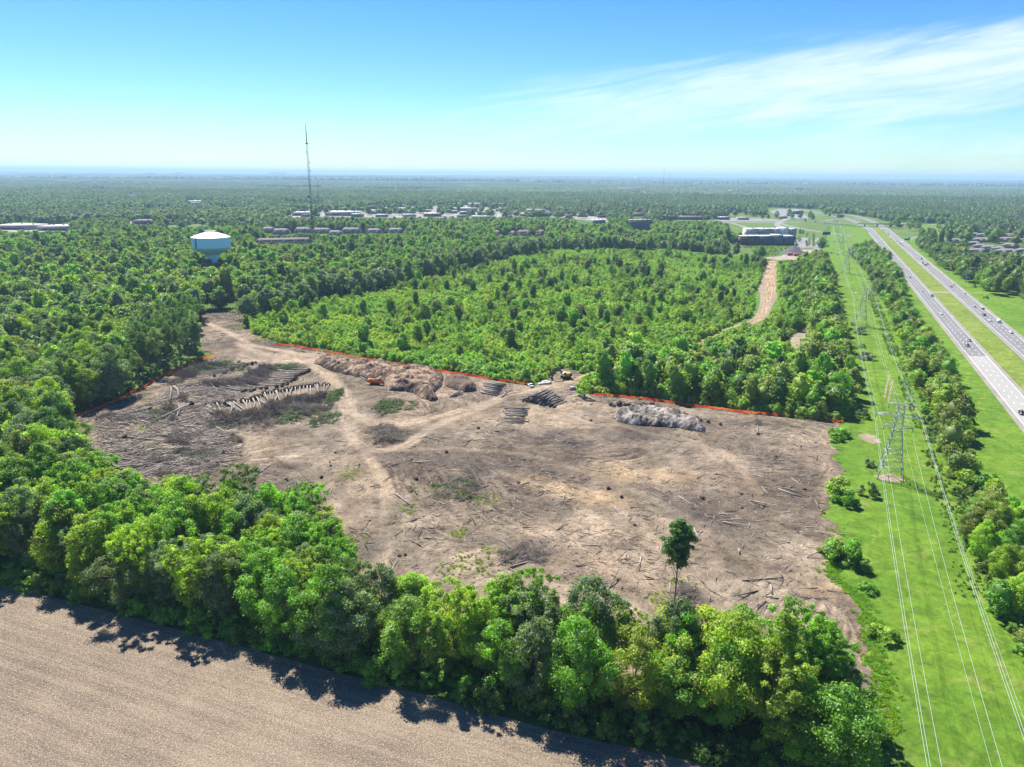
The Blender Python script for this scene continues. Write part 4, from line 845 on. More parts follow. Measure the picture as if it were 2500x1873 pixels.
# ---- scrub of the young thicket, undergrowth, edges
def scrub(name, poly, step, seed, smin, smax, cols, label, keep=None, cat='scrub'):
    px_, py_, rr_ = scatter(poly, step, seed); k = inview(px_, py_) & ~HW(px_, py_)
    if keep is not None: k &= keep(px_, py_)
    px_, py_ = px_[k], py_[k]; s = smin+(smax-smin)*(.55*np.clip((fbm(px_, py_, 26, 3, seed)-.3)*2.4, 0, 1)+.45*rr_.random(len(px_))**1.5)
    ok = visfilter(px_, py_, 3.6*s, 2.2*s*.7); px_, py_, s = px_[ok], py_[ok], s[ok]; n = len(px_)
    ca = np.array([CF[q][0] for q in cols]); c = np.clip(fbm(px_, py_, 30, 3, seed+1)*1.2+rr_.random(n)*.6-.4, 0, .999)
    T = ca[(c*len(cols)).astype(int)]*(1+(rr_.random((n, 1))-.5)*.3)*(1.02 if cat == 'scrub' else 1)
    ix = np.array(mid_ix['bush_far' if poly is thicket else 'nbush'])[rr_.integers(0, 2, n)]
    print(name, n)
    gn_scatter(name, np.c_[px_, py_, np.full(n, -.2)], np.c_[s, s, s*(.7+.6*rr_.random(n))], rr_.random(n)*6.28, ix, T, MIDC, label, cat)
offroad = lambda x, y: (pdist(x, y, haul_line) > np.where(y > 560, 8., 4.)) & (pdist(x, y, ltrack_line) > 5.5) & ~pip(x, y, glade_poly) & ~pip(x, y, yard_poly)
scrub('scrub', thicket, 2.9, 51, .4, 1.55, ['vivid', 'lime', 'lime', 'vivid', 'lime', 'yellow', 'yellow'], 'bright green scrub filling the young thicket', offroad)
inner = lambda x, y: (pdist(x, y, field_edge[1:]) > 1.) & ((x < 0) | (pdist(x, y, field_edge[1:]) < 16))
scrub('undergrowth', belt, 4.6, 52, .35, .8, ['dark', 'mid', 'mid', 'lime'], 'undergrowth below the tree belt', inner, 'undergrowth')
edge_strip = np.vstack([field_edge[:10]+np.array([.5, 1.2]), (field_edge[:10]+np.array([3., 8.]))[::-1]])
scrub('undergrowth', edge_strip, 3.2, 56, .7, 1.5, ['dark', 'mid', 'mid', 'vivid'], 'bushy edge of the tree belt along the ploughed field', None, 'undergrowth')
scrub('undergrowth', row_h, 4.6, 53, .4, 1.1, ['mid', 'olive', 'dark', 'vivid'], 'undergrowth along the tree row by the highway', None, 'undergrowth')
scrub('undergrowth', forest_l, 7., 54, .4, .9, ['dark', 'mid'], 'undergrowth below the left wood', lambda x, y: y < 560, 'undergrowth')
wr = pts(c7, [(640, 0), (760, 300), (860, 560), (930, 800), (1000, 1050), (1150, 1300), (1260, 1657), (1500, 2100), (1200, 2100), (1130, 1657), (1010, 1250), (900, 900), (800, 600), (690, 300), (600, 60)])
scrub('weeds', wr, 2.2, 57, .14, .42, ['lime', 'vivid', 'mid', 'olive'], 'rough knee-high weeds between the wires and the tree row', lambda x, y: fbm(x, y, 14, 3, 58) > .46, 'weeds')
meadow_s = pts(c4, [(0, 690), (400, 680), (1180, 710), (1180, 760), (950, 800), (800, 860), (620, 880), (600, 780), (0, 700)])
scrub('scrub', meadow_s, 6, 55, .3, .7, ['lime', 'vivid', 'mid'], 'low scrub in front of the dark hotel')

# ================================================================ structures
# ---- water tower
wy = 800; wx = -330.
for _ in range(30): wx += (512-float(proj(wx, wy, 55)[0]))*.4
e = empty('water_tower', (wx, wy, 0), 0, 'pale blue water tower with a white domed top rising above the trees', 'water tower')
TB = mat('tank_blue', (.50, .80, 1.0), .5, .05, .1); TB2 = mat('tank_blue_shaded', (.40, .72, .86), .5, .05, .1)  # second blue is darker: shading of the bowl put into its colour, column shares it
zr = zat(wx, wy, 578.5); zt = zat(wx, wy, 566.5); Rt = 89/2/FPX*proj(wx, wy, zr)[2]
zl = zat(wx, wy, 603)
MB().lathe([(Rt+.3, zr), (Rt*.96, zr+.4), (Rt*.75, zr+(zt-zr)*.42), (Rt*.45, zr+(zt-zr)*.78), (Rt*.2, zt-.3), (.01, zt)], 40).build('roof', WHITE, e, True)
MB().lathe([(Rt, zl), (Rt, zr)], 40).build('tank', TB, e, True)
MB().lathe([(Rt*.34, zl-9), (Rt*.46, zl-7.5), (Rt*.80, zl-3.6), (Rt*.96, zl-1.), (Rt, zl)], 40).build('bowl', TB2, e, True)
MB().lathe([(Rt*.36, 0), (Rt*.34, zl-9)], 32).build('column', TB2, e, True)
MB().lathe([(Rt*.35, zl-9.6), (Rt*.40, zl-9.6), (Rt*.40, zl-8.8), (Rt*.38, zl-8.8)], 32).build('band', WHITE, e, True)
m = MB(); an = np.linspace(0, 2*math.pi, 19)[:-1]
for z in (zt+.8, zt+1.6): m.tube([(Rt*.27*math.cos(a), Rt*.27*math.sin(a), z) for a in np.linspace(0, 2*math.pi, 25)], .1, 4, cap=False)
for a in an: m.bar((Rt*.27*math.cos(a), Rt*.27*math.sin(a), zt-1.4), (Rt*.27*math.cos(a), Rt*.27*math.sin(a), zt+1.6), .14)
m.build('railing', WHITE, e)
m = MB(); a = -2.05
for k in (-.3, .3): m.bar((Rt*1.012*math.cos(a+k/Rt), Rt*1.012*math.sin(a+k/Rt), zl-1), (Rt*1.012*math.cos(a+k/Rt), Rt*1.012*math.sin(a+k/Rt), zr), .35)
m.box((Rt*1.012*math.cos(a), Rt*1.012*math.sin(a), (zl+zr)/2), (1.1, 1.1, (zr-zl)*.9), a); m.build('ladder', mat('ladder_blue', (.05, .14, .20), .6), e)

# ---- lattice masts
def lattice_mast(x, y, h, w, label, name='radio_mast', gear=True, group=None, dish=None):
    e = empty(name, (x, y, 0), .3, label, 'radio mast', group); leg = [(w/2*math.cos(a), w/2*math.sin(a)) for a in (1.57, 3.67, 5.76)]
    h1 = h*.86 if gear else h; m = MB()
    for l in leg: m.bar((*l, 0), (*l, h1), w*.13)
    n = int(h1/(w*1.5))
    for i in range(n):
        z0, z1 = h1*i/n, h1*(i+1)/n
        for k in range(3):
            a, b = leg[k], leg[(k+1) % 3]; m.bar((*a, z0), (*b, z1), w*.05) if i % 2 else m.bar((*b, z0), (*a, z1), w*.05)
    m.build('lattice', DKSTEEL, e)
    if gear:
        MB().tube([(0, 0, h1), (0, 0, h*.95), (0, 0, h)], [w*.30, w*.22, w*.07], 6).build('antenna', DKSTEEL, e)
        MB().box((0, 0, h1), (w*1.6, w*1.6, 1.0)).build('platform', DKSTEEL, e)
        for z, s, sg in ((h*.49, 1.6, -1), (h*.73, .7, 1), (h*.80, .7, -1), (h*.67, .6, 1)): MB().tube([(sg*w*.6, -.4, z), (sg*(w*.6+s), -.9, z)], [s*.9, s*.9], 10).build('dish', DKSTEEL, e)
        m = MB()
        for k, z in enumerate(np.linspace(h*.31, h*.36, 4)):
            for a in (0, 2.1, 4.2): m.box((1.6*math.cos(a), 1.6*math.sin(a), z), (.8, .8, 2.2), a)
        m.build('panel_antennas', DKSTEEL, e)
    m = MB()
    for a in (.5, 2.6, 4.7):
        for z in (h*.35, h*.7): m.bar((0, 0, z), (h*.45*math.cos(a), h*.45*math.sin(a), 0), .06)
    m.build('guy_wires', DKSTEEL, e)
g = G(772, 680); mx_, my_ = g[0]*940/g[1], 940
lattice_mast(mx_, my_, zat(mx_, my_, 300), 2.3, 'very tall guyed lattice mast rising above the horizon beside the water tower')
g = G(790, 660); mx_, my_ = g[0]*1180/g[1], 1180
lattice_mast(mx_, my_, zat(mx_, my_, 440), 1.2, 'shorter thin mast just right of the very tall one', gear=False)
for u, v0, v1, dd, l in ((1618, 520, 407, 4300, 'faint thin mast on the horizon right of centre'), (1632, 500, 418, 5200, 'shorter faint mast beside the thin horizon mast'), (2486, 480, 440, 3600, 'small faint mast near the right end of the horizon')):
    g = G(u, 470); x = g[0]*dd/g[1]; lattice_mast(x, dd, zat(x, dd, v1), 3.4, l, gear=False)

# ---- transmission towers and wires
T1 = np.array([151.3, 262.1]); T2 = c7(553, 262); T3 = c5(60, 1110)
tdir = (T2-T1)/np.linalg.norm(T2-T1)
TW = [T1-tdir*300, T1, T2, T3]; dn = (T3-T2)/np.linalg.norm(T3-T2)
TW += [T3+dn*230, T3+dn*480, T3+dn*760]
def pylon(x, y, rz, label):
    e = empty('transmission_tower', (x, y, 0), rz, label, 'pylon', 'lattice towers of the power line')
    def wid(z): return np.interp(z, [0, 11, 20, 31, 35], [4.6, 2.8, 1.55, 1.0, .9])
    lev = [0, 5.5, 11, 14.5, 17.5, 20, 22, 24, 26, 28, 29.6, 31]; m = MB(); cor = ((1, 1), (-1, 1), (-1, -1), (1, -1))
    for a, b in zip(lev[:-1], lev[1:]):
        for i, (sx, sy) in enumerate(cor):
            wa, wb = wid(a), wid(b); tx, ty = cor[(i+1) % 4]
            m.bar((sx*wa, sy*wa, a), (sx*wb, sy*wb, b), .30 if a < 20 else .22)
            m.bar((sx*wa, sy*wa, a), (tx*wb, ty*wb, b), .13); m.bar((tx*wa, ty*wa, a), (sx*wb, sy*wb, b), .13)
    m.build('body', STEEL, e); m = MB()
    for z in (5.5, 11, 20, 26):
        w = wid(z)
        for i in range(4): m.bar((cor[i][0]*w, cor[i][1]*w, z), (cor[(i+1) % 4][0]*w, cor[(i+1) % 4][1]*w, z), .26)
    m.build('cross_bracing', STEEL, e)
    def arm(z, L_, dz, w):
        for s in (-1, 1):
            m = MB()
            for sy in (-w, w):
                m.bar((s*w, sy, z), (s*L_, 0, z+.2), .17); m.bar((s*w, sy, z+dz), (s*L_, 0, z+.3), .15)
                for t in (.25, .5, .75): m.bar((s*(w+(L_-w)*t), sy*(1-t), z), (s*(w+(L_-w)*(t-.12)), sy*(1-t), z+dz*(1-t)), .09); m.bar((s*(w+(L_-w)*t), sy*(1-t), z), (s*(w+(L_-w)*(t-.25)), -sy*(1.25-t), z), .09)
            m.build('crossarm', STEEL, e)
    arm(25.6, 8.6, 2.0, 1.3); arm(21.2, 5.2, 1.6, 1.45); arm(30.2, 4.6, 1.5, 1.0)
    for s in (-1, 1):
        m = MB(); m.bar((s*1.0, 0, 31), (s*3.4, 0, 34.6), .16); m.bar((-s*.4, 0, 31.6), (s*3.4, 0, 34.6), .14); m.build('earth_wire_horn', STEEL, e)
    for X_, z in ((-8.4, 25.7), (8.4, 25.7), (-5, 21.3), (5, 21.3), (-4.4, 30.3), (4.4, 30.3)): MB().tube([(X_, 0, z), (X_, 0, z-1.7)], .16, 6).build('insulator', mat_ins, e)
mat_ins = mat('porcelain', (.30, .22, .18), .4)
ordt = ['', 'nearest lattice pylon standing in the grass corridor, right of the cleared site', 'second pylon from the camera, beside the scattered pale bushes', 'third pylon from the camera, level with the haul road end', 'fourth pylon from the camera, by the dark billboard', 'fifth pylon from the camera, in the interchange meadow', 'farthest faint pylon, beyond the interchange meadow']
for i, p in enumerate(TW):
    if i == 0: continue
    a = TW[i-1]; b = TW[min(i+1, len(TW)-1)]; dd = (b-a)/np.linalg.norm(b-a); pylon(p[0], p[1], math.atan2(dd[1], dd[0])-math.pi/2, ordt[i])
wires = [(-8.6, 24.0, 'left outer'), (-8.1, 24.0, 'left outer twin'), (-5, 19.6, 'left lower'), (5, 19.6, 'right lower'), (8.1, 24.0, 'right outer twin'), (8.6, 24.0, 'right outer'), (3.4, 34.6, 'right earth'), (-3.4, 34.6, 'left earth')]
for X_, z, nm in wires:
    P = []
    for i in range(len(TW)-1):
        a, b = TW[i], TW[i+1]; d = (b-a)/np.linalg.norm(b-a); n = np.array([d[1], -d[0]]); sag = 5.5 if z < 30 else 3.5; K = 16
        for k in range(K+(i == len(TW)-2)):
            t = k/K; P.append((*(a+(b-a)*t+n*X_), z-4*sag*t*(1-t)))
    tag(MB().tube(P, .034 if z < 30 else .02, 4, cap=False).build('power_line', WIRE), f'{nm} wire of the power line strung along the lattice pylons', 'power line', 'wires of the power line')

# ---- buildings
def window_mesh(w, h): return MB().box((0, 0, 0), (w, .12, h)).mesh('window', GLASS)
def hotel(px0, px1, v, height, depth, sects, label, rows=4, roofm=WHITE, canopy=False):
    a, b = G(px0, v), G(px1, v); 
    b = b+np.array([0, 0]); d = b-a; L_ = np.linalg.norm(d); rz = math.atan2(d[1], d[0]); e = empty('hotel', (*a, 0), rz, label, 'hotel')
    x = 0; wm = window_mesh(1.7, 1.6)
    for frac, m, dz, proud in sects:
        w = L_*frac; MB().box((x+w/2, depth/2-proud/2, (height+dz)/2), (w-.02, depth+proud, height+dz)).build('wall', m, e)
        MB().box((x+w/2, depth/2-proud/2, height+dz+.25), (w+.3, depth+proud+.6, .5)).build('roof', roofm, e)
        n = max(1, int(w/4.6))
        for r_i in range(rows):
            for k in range(n):
                o = link('window', wm, e); o.location = (x+w*(k+.5)/n, -proud-.05, height*(r_i+.55)/rows)
        x += w
    m = MB()
    for k in range(4): m.box((L_*(.15+.22*k), depth*.5, height+1.1), (2.6, 2.2, 1.4))
    m.build('rooftop_units', CONC, e)
    return e, rz
Hm = [mat('brick_maroon', (.13, .075, .07), .9, .2, .3), mat('cladding_slate', (.085, .11, .14), .8, .1, .3), mat('cladding_grey', (.15, .155, .155), .8, .1, .3), mat('stucco_pale', (.52, .50, .47), .9, .08, .3), mat('stucco_taupe', (.34, .31, .29), .9, .08, .3), mat('stucco_white', (.66, .66, .65), .9)]
hotel(1808, 1939, 599, 15.5, 20, [(.32, Hm[0], 0, 0), (.29, Hm[1], 0, 0), (.16, Hm[2], 1.6, 1.2), (.23, Hm[1], 0, 0)], 'dark slate and maroon four-storey hotel with white roof edge beyond the haul road')
hotel(1821, 1943, 583, 18.5, 18, [(.22, Hm[3], 0, 0), (.30, Hm[4], 0, .6), (.14, Hm[3], 0, 0), (.17, Hm[5], 1.6, 1.2), (.17, Hm[4], 0, 0)], 'pale four-storey hotel standing just behind the dark hotel')
Wc = {'white': mat('roof_white', (.50, .50, .48), .8, .05, .05), 'grey': mat('shingle_grey', (.16, .155, .155), .9, .2, .2), 'tan': mat('wall_tan', (.38, .31, .24), .9, .1, .1), 'brick': mat('wall_brick', (.22, .12, .09), .9, .1, .1), 'red': mat('roof_red', (.45, .07, .06), .7), 'brown': mat('shingle_brown', (.15, .125, .115), .9, .2, .2), 'dark': mat('wall_dark', (.10, .10, .10), .9), 'palegrey': mat('roof_pale_grey', (.185, .18, .175), .9, .1, .1), 'blue': mat('sign_blue', (.03, .06, .35), .6)}
def flat_building(x, y, w, d, h, rz, roof, wall, label, group=None, front=None, name='store'):
    e = empty(name, (x, y, 0), rz, label, 'building', group)
    MB().box((0, 0, h/2), (w, d, h)).build('wall', Wc[wall], e); MB().box((0, 0, h+.3), (w+.4, d+.4, .6)).build('roof', Wc[roof], e)
    MB().box((0, -d/2-.15, h*.35), (w*.7, .3, h*.35)).build('shopfront', GLASS, e)
    if front: MB().box((w*.05, -d/2-.5, h*.8), (w*.2, 1., h*.7)).build('entrance_tower', Wc[front], e)
    m = MB()
    for k in range(3): m.box((w*(-.3+.3*k), d*.1, h+1.3), (3, 3, 1.6))
    m.build('rooftop_units', CONC, e); return e
def gable(x, y, w, d, h, rh, rz, roofm, wallm, label, group=None, wings=0, name='house', cat='house'):
    e = empty(name, (x, y, 0), rz, label, cat, group); MB().box((0, 0, h/2), (w, d, h)).build('wall', Wc[wallm] if isinstance(wallm, str) else wallm, e)
    hip = d*.35; o = .6; V = [(-w/2-o, -d/2-o, h), (w/2+o, -d/2-o, h), (w/2+o, d/2+o, h), (-w/2-o, d/2+o, h), (-w/2+hip, 0, h+rh), (w/2-hip, 0, h+rh)]
    m = MB().add(V, [(0, 1, 5, 4), (1, 2, 5), (2, 3, 4, 5), (3, 0, 4), (3, 2, 1, 0)])
    for k in range(wings):
        cx = -w/2+w*(k+.5)/wings; ww = min(7, w/wings*.6); V = [(cx-ww/2, -d/2-2.4, h), (cx+ww/2, -d/2-2.4, h), (cx, -d/2-2.4, h+rh*.75), (cx-ww/2, 0, h+.3), (cx+ww/2, 0, h+.3), (cx, 0, h+rh*.8)]
        m.add(V, [(0, 1, 2), (0, 2, 5, 3), (1, 4, 5, 2)])
    m.build('roof', Wc[roofm], e)
    if wings:
        m = MB()
        for k in range(wings): m.box((-w/2+w*(k+.5)/wings, -d/2-1.1, h/2), (min(7, w/wings*.6)-.4, 2.4, h))
        m.build('porch', Wc[wallm], e)
    wm = window_mesh(1.5, 1.4); n = int(w/5)
    for k in range(n): o_ = link('window', wm, e); o_.location = (-w/2+w*(k+.5)/n, -d/2-.07, h*.55)
    return e
def span(fn, x0, x1, yb, h):     # ground position and width for something seen between two pixels, its base on row yb
    a, b = fn(x0, yb), fn(x1, yb); return (a+b)/2, np.linalg.norm(b-a)
# apartments and houses in the far wood
for fn, x0, x1, yb, rf, l, wg in A:
    c, w = span(fn, x0, x1, yb, 8); gable(*c, w, 15, 8.5, 5.5, math.atan2(*(fn(x1, yb)-fn(x0, yb))[::-1]) if False else (.35 if x1-x0 > 300 else .05), rf, 'tan' if rf == 'brown' else 'palegrey', l, 'apartment blocks and houses in the far wood', wg, 'apartment_block' if w > 30 else 'house', 'building')
# housing estate right of the highway
for x0, x1, yb, l, wg in HB:
    c, w = span(c5, x0, x1, yb, 6); gable(*c, w*.95, 16, 4.2, 4.2, .12+.3*(random.random()-.5), 'palegrey' if 'dark' not in l else 'grey', 'tan', l, 'houses of the estate right of the highway', wg)
# other named buildings
c, w = span(k2, 1938, 2085, 480, 20); e, _ = hotel(*(800+np.array([1938, 2085])/2.6333), 380+480/2.6333, 22, 16, [(1., Hm[2], 0, 0)], 'dark flat-topped six-storey block above the far wood', rows=6, roofm=CONC)
for fn, x0, x1, yb, h, dp, rf, wl_, l, fr in MISC:
    c, w = span(fn, x0, x1, yb, h); flat_building(c[0], c[1]+dp/2, w, dp, h, 0, rf, wl_, l, None, fr, 'low_building')
# shopping district
r = np.random.default_rng(5); shops = []
for x0, x1, yb, h, rf, wl_, fr in [(140, 330, 344, 9, 'palegrey', 'brick', None), (340, 440, 352, 8, 'white', 'brick', None), (530, 610, 350, 8, 'white', 'brick', None), (255, 380, 376, 8, 'palegrey', 'brick', None), (790, 960, 362, 11, 'white', 'tan', None), (900, 1130, 330, 12, 'white', 'tan', 'blue'), (975, 1050, 384, 7, 'brown', 'brick', None), (1165, 1230, 376, 7, 'brown', 'brick', None), (1280, 1400, 372, 11, 'white', 'blue', None), (1400, 1530, 378, 9, 'palegrey', 'brick', None), (1610, 1670, 396, 8, 'white', 'tan', None), (480, 560, 394, 6, 'white', 'tan', None), (830, 900, 398, 5, 'palegrey', 'dark', None), (930, 1060, 404, 5, 'white', 'palegrey', None), (1120, 1190, 400, 5, 'palegrey', 'tan', None), (1190, 1270, 408, 5, 'brown', 'brick', None), (1300, 1370, 396, 5, 'white', 'brick', None), (640, 720, 380, 5, 'white', 'tan', None), (400, 470, 370, 7, 'white', 'tan', None), (600, 660, 336, 8, 'white', 'tan', None), (700, 780, 314, 8, 'white', 'tan', None), (60, 130, 352, 7, 'palegrey', 'brick', None), (1560, 1610, 390, 6, 'brown', 'tan', None), (-180, -60, 352, 9, 'palegrey', 'brick', None), (1740, 1790, 400, 7, 'palegrey', 'brick', None), (380, 500, 246, 8, 'white', 'tan', None), (860, 980, 258, 9, 'palegrey', 'tan', None), (1000, 1120, 256, 9, 'palegrey', 'tan', None)]: shops.append((x0, x1, yb, h, rf, wl_, fr))
for _ in range(400):
    if len(shops) >= 70: break
    x0 = r.uniform(-220, 1700); w_ = r.uniform(35, 110); yb = r.uniform(318, 402)
    q = k2(x0+w_/2, yb)
    if not pip(q[:1], q[1:], retail_polys[0])[0] or any(x0 < s_[1]+8 and x0+w_ > s_[0]-8 and abs(yb-s_[2]) < 9 for s_ in shops): continue
    shops.append((x0, x0+w_, yb, r.uniform(5, 9), ['white', 'palegrey', 'brown', 'white'][r.integers(4)], ['tan', 'brick', 'dark', 'palegrey'][r.integers(4)], None))
shops.sort(key=lambda s: s[0])
for i, (x0, x1, yb, h, rf, wl_, fr) in enumerate(shops):
    c, w = span(k2, x0, x1, yb, h); dp = 35 if yb > 300 else 60
    flat_building(c[0], c[1]+dp/2, w, dp, h, 0, rf, wl_, f"{dict(white='white', palegrey='light grey', brown='brown')[rf]}-roofed store with {dict(tan='beige', brick='brick', blue='blue', dark='dark', palegrey='grey')[wl_]} walls, {ordn(i+1)} from left in the shopping district", 'stores of the distant shopping district', fr)
FARB.sort(key=lambda q: q[0])
for i, (u, v, x, y, w_, k) in enumerate(FARB):
    rf = ['white', 'palegrey', 'brown'][k]; flat_building(x, y+12, w_, 22, 8, 0, rf, 'tan', f"{dict(white='white', palegrey='grey', brown='brown')[rf]}-roofed building in a gap of the far woods, {ordn(i+1)} from left among them", 'lone roofs in the far woods', None, 'low_building')
# tiny far roofs in the canopy
far = [(k1, 940, 990, 134, 'far pale roof near the left horizon'), (k1, 1130, 1160, 130, 'second far pale roof near the left horizon'), (k1, 1750, 1815, 131, 'long thin roof near the horizon, right of the tall mast'), (k1, 430, 600, 192, 'long dim campus building in the left distance'), (k1, 700, 780, 192, 'dim blue-grey building in the left distance'), (k1, 850, 960, 196, 'large dim building with a stair tower in the left distance'), (k2, 1600, 1700, 180, 'thin white roof in the far right-centre woods'), (k2, 1880, 2020, 232, 'wide pale roof among far woods right of centre'), (k2, 1800, 1830, 248, 'tiny white roof right of centre'), (k2, 890, 1000, 214, 'pale roofs above the shopping district'), (c3, 455, 520, 226, 'grey building right of the distant highway strip'), (k1, 1520, 1610, 300, 'grey apartment roofs left of the tall mast, far off'), (k1, 1620, 1720, 322, 'second group of grey roofs left of the tall mast')]
for fn, x0, x1, yb, l in far:
    c, w = span(fn, x0, x1, yb, 12); hh = 16*max(1, c[1]/3500); e = empty('low_building', (*c, 0), 0, l, 'building', 'far roofs in the woods'); MB().box((0, 25, hh/2), (w, 50, hh)).build('wall', Wc['tan'], e); MB().box((0, 25, hh+.5), (w+1, 51, 1)).build('roof', Wc['white' if 'white' in l or 'pale' in l else 'palegrey'], e)
for x, y_, l in ((1393, 141, 'small far water tower dome, left half of the horizon woods'),):
    c = k1(x, y_+4); s = c[1]/1733*2.2; e = empty('water_tower', (*c, 0), 0, l, 'water tower'); MB().lathe([(s*.15, 0), (s*.15, s*1.6+25), (s, s*1.9+25), (s*1.2, s*2.3+25), (s, s*2.9+25), (.1, s*3.2+25)], 16).build('tank', TB, e, True)
c = k2(1978, 168); s = c[1]/1733*2.6; e = empty('water_tower', (*c, 0), 0, 'small far white water tower dome, right of centre', 'water tower'); MB().lathe([(s*.15, 0), (s*.15, s*1.2+25), (s*1.3, s*1.8+25), (s*1.4, s*2.1+25), (s, s*2.6+25), (.1, s*2.9+25)], 16).build('tank', WHITE, e, True)
# ---- signs
GRN = mat('sign_green', (.01, .32, .16), .5); BLU = mat('sign_blue_service', (.02, .22, .60), .5); SGW = mat('sign_lettering', (.8, .8, .8), .5)
def roadsign(x, y, w, h, z, m, label, rz=0., name='road_sign', nlines=3):
    e = empty(name, (x, y, 0), rz, label, 'sign'); MB().box((0, 0, z), (w, .2, h)).build('panel', m, e)
    for s in (-.35, .35): MB().bar((w*s, .25, 0), (w*s, .25, z), .3).build('post', DKSTEEL, e)
    mm = MB(); 
    if nlines:
        mm.box((0, -.115, z), (w*.97, .02, h*.95)); mm = MB()
        for sx in (-1, 1): mm.box((sx*w*.485, -.115, z), (.12, .02, h*.94))
        for sz in (-1, 1): mm.box((0, -.115, z+sz*h*.46), (w*.97, .02, .12))
        mm.build('border', SGW, e)
    return e
c = c5(672, 800); roadsign(*c, 9.5, 3.6, 6.2, GRN, 'green exit guide sign beside the right-hand exit ramp')
c = c5(697, 797); roadsign(*c, 3.2, 4.4, 7.4, GRN, 'narrow green sign at the right end of the exit guide sign')
c = c5(1285, 1213); roadsign(*c, 5.2, 3.2, 5.4, BLU, 'blue service sign on the grass slope right of the highway')
c = c4(1635, 560); z = zat(*c, 570); e = empty('billboard', (*c, 0), 0, 'dark billboard seen from behind on a single pole in the meadow', 'billboard'); MB().box((0, 0, z), (15, 1.2, 5.6)).build('panel', mat('billboard_back', (.035, .035, .045), .8), e); MB().tube([(0, 0, 0), (0, 0, z)], .5, 8).build('post', DKSTEEL, e)
c = np.array([hx(c5(555, 830)[1], 128.8), c5(555, 830)[1]]); e = empty('sign_gantry', (*c, 0), 0, 'thin overhead gantry arm reaching over the right carriageway', 'gantry'); MB().tube([(0, 0, 0), (0, 0, 9)], .3, 6).build('post', STEEL, e); MB().bar((0, 0, 8.4), (9, -3.5, 8.4), .35).build('arm', STEEL, e)

# ================================================================ vehicles
PB = {k: mat('paint_'+k, c, .3, spec=.6) for k, c in dict(white=(.75, .75, .74), silver=(.42, .43, .45), black=(.02, .02, .025), grey=(.12, .125, .13), red=(.30, .03, .025), blue=(.04, .07, .16)).items()}
LAMPR = mat('tail_lamp', (.35, .01, .01), .3); LAMPW = mat('head_lamp', (.7, .7, .65), .2)
def car_proto(kind):
    if kind == 'sedan': L_, Wd, pr, gl = 4.7, 1.85, [(-2.35, .35), (-2.35, .85), (-1.75, .98), (1.15, .95), (2.2, .78), (2.35, .4)], [(-1.7, .95), (-1.05, 1.42), (.35, 1.44), (1.2, .93)]
    elif kind == 'suv': L_, Wd, pr, gl = 4.8, 1.95, [(-2.4, .4), (-2.4, 1.1), (-2.3, 1.15), (1.15, 1.12), (2.25, .98), (2.4, .45)], [(-2.3, 1.12), (-2.05, 1.72), (.45, 1.74), (1.25, 1.1)]
    elif kind == 'pickup': L_, Wd, pr, gl = 5.7, 2.0, [(-2.85, .5), (-2.85, 1.15), (1.4, 1.15), (2.7, 1.05), (2.85, .5)], [(-.75, 1.13), (-.55, 1.8), (.75, 1.82), (1.5, 1.13)]
    else: L_, Wd, pr, gl = 6.2, 2.2, [(-3.1, .4), (-3.1, 2.7), (1.3, 2.7), (2.1, 1.5), (3.0, 1.2), (3.1, .4)], [(1.0, 1.5), (1.1, 2.3), (1.5, 2.35), (2.15, 1.45)]
    body = MB().prism(pr, -Wd/2, Wd/2)
    cab = MB().prism(gl, -Wd/2*.88, Wd/2*.88)
    rf = MB().prism([(gl[1][0]+.05, gl[1][1]-.03), (gl[1][0]+.12, gl[1][1]+.05), (gl[2][0]-.1, gl[2][1]+.05), (gl[2][0]-.03, gl[2][1]-.03)], -Wd/2*.86, Wd/2*.86)
    rr = .36 if kind != 'pickup' else .42
    wh = MB().tube([(0, -.13, 0), (0, .13, 0)], rr, 12); rim = MB().tube([(0, -.14, 0), (0, .14, 0)], rr*.55, 8)
    bm_, cm_, rm_, wm_, im_ = body.mesh('body', PB['white']), cab.mesh('windows', GLASS), rf.mesh('roof', PB['white']), wh.mesh('wheel', TYRE), rim.mesh('rim', STEEL)
    lm_ = MB().box((0, 0, 0), (.08, .4, .16)).mesh('headlight', LAMPW); tm_ = MB().box((0, 0, 0), (.08, .35, .2)).mesh('tail_light', LAMPR)
    return dict(L=L_, W=Wd, r=rr, m=(bm_, cm_, rm_, wm_, im_, lm_, tm_))
CP = {k: car_proto(k) for k in ('sedan', 'suv', 'pickup', 'van')}
def setpaint(o, m):
    o.material_slots[0].link = 'OBJECT'; o.material_slots[0].material = m
NMV = dict(sedan='sedan_car', suv='suv_car', pickup='pickup_truck', van='box_van')
def car(x, y, z, rz, kind, col_, label, group, parts=True):
    p = CP[kind]; e = empty(NMV[kind], (x, y, z), rz, label, 'van' if kind == 'van' else 'pickup' if kind == 'pickup' else 'car', group); b_, c_, r_, w_, i_, l_, t_ = p['m']
    o = link('body', b_, e); setpaint(o, PB[col_]); link('windows', c_, e); o = link('roof', r_, e); setpaint(o, PB[col_])
    if not parts: return e
    for sx in (-1, 1):
        for sy in (-1, 1):
            o = link('wheel', w_, e, (sx*p['L']*.31, sy*(p['W']/2-.1), p['r'])); link('rim', i_, o)
        link('headlight', l_, e, (p['L']/2-.02, sx*p['W']*.34, .68)); link('tail_light', t_, e, (-p['L']/2+.0, sx*p['W']*.36, .85))
    return e
hd = math.atan2(1, HS)
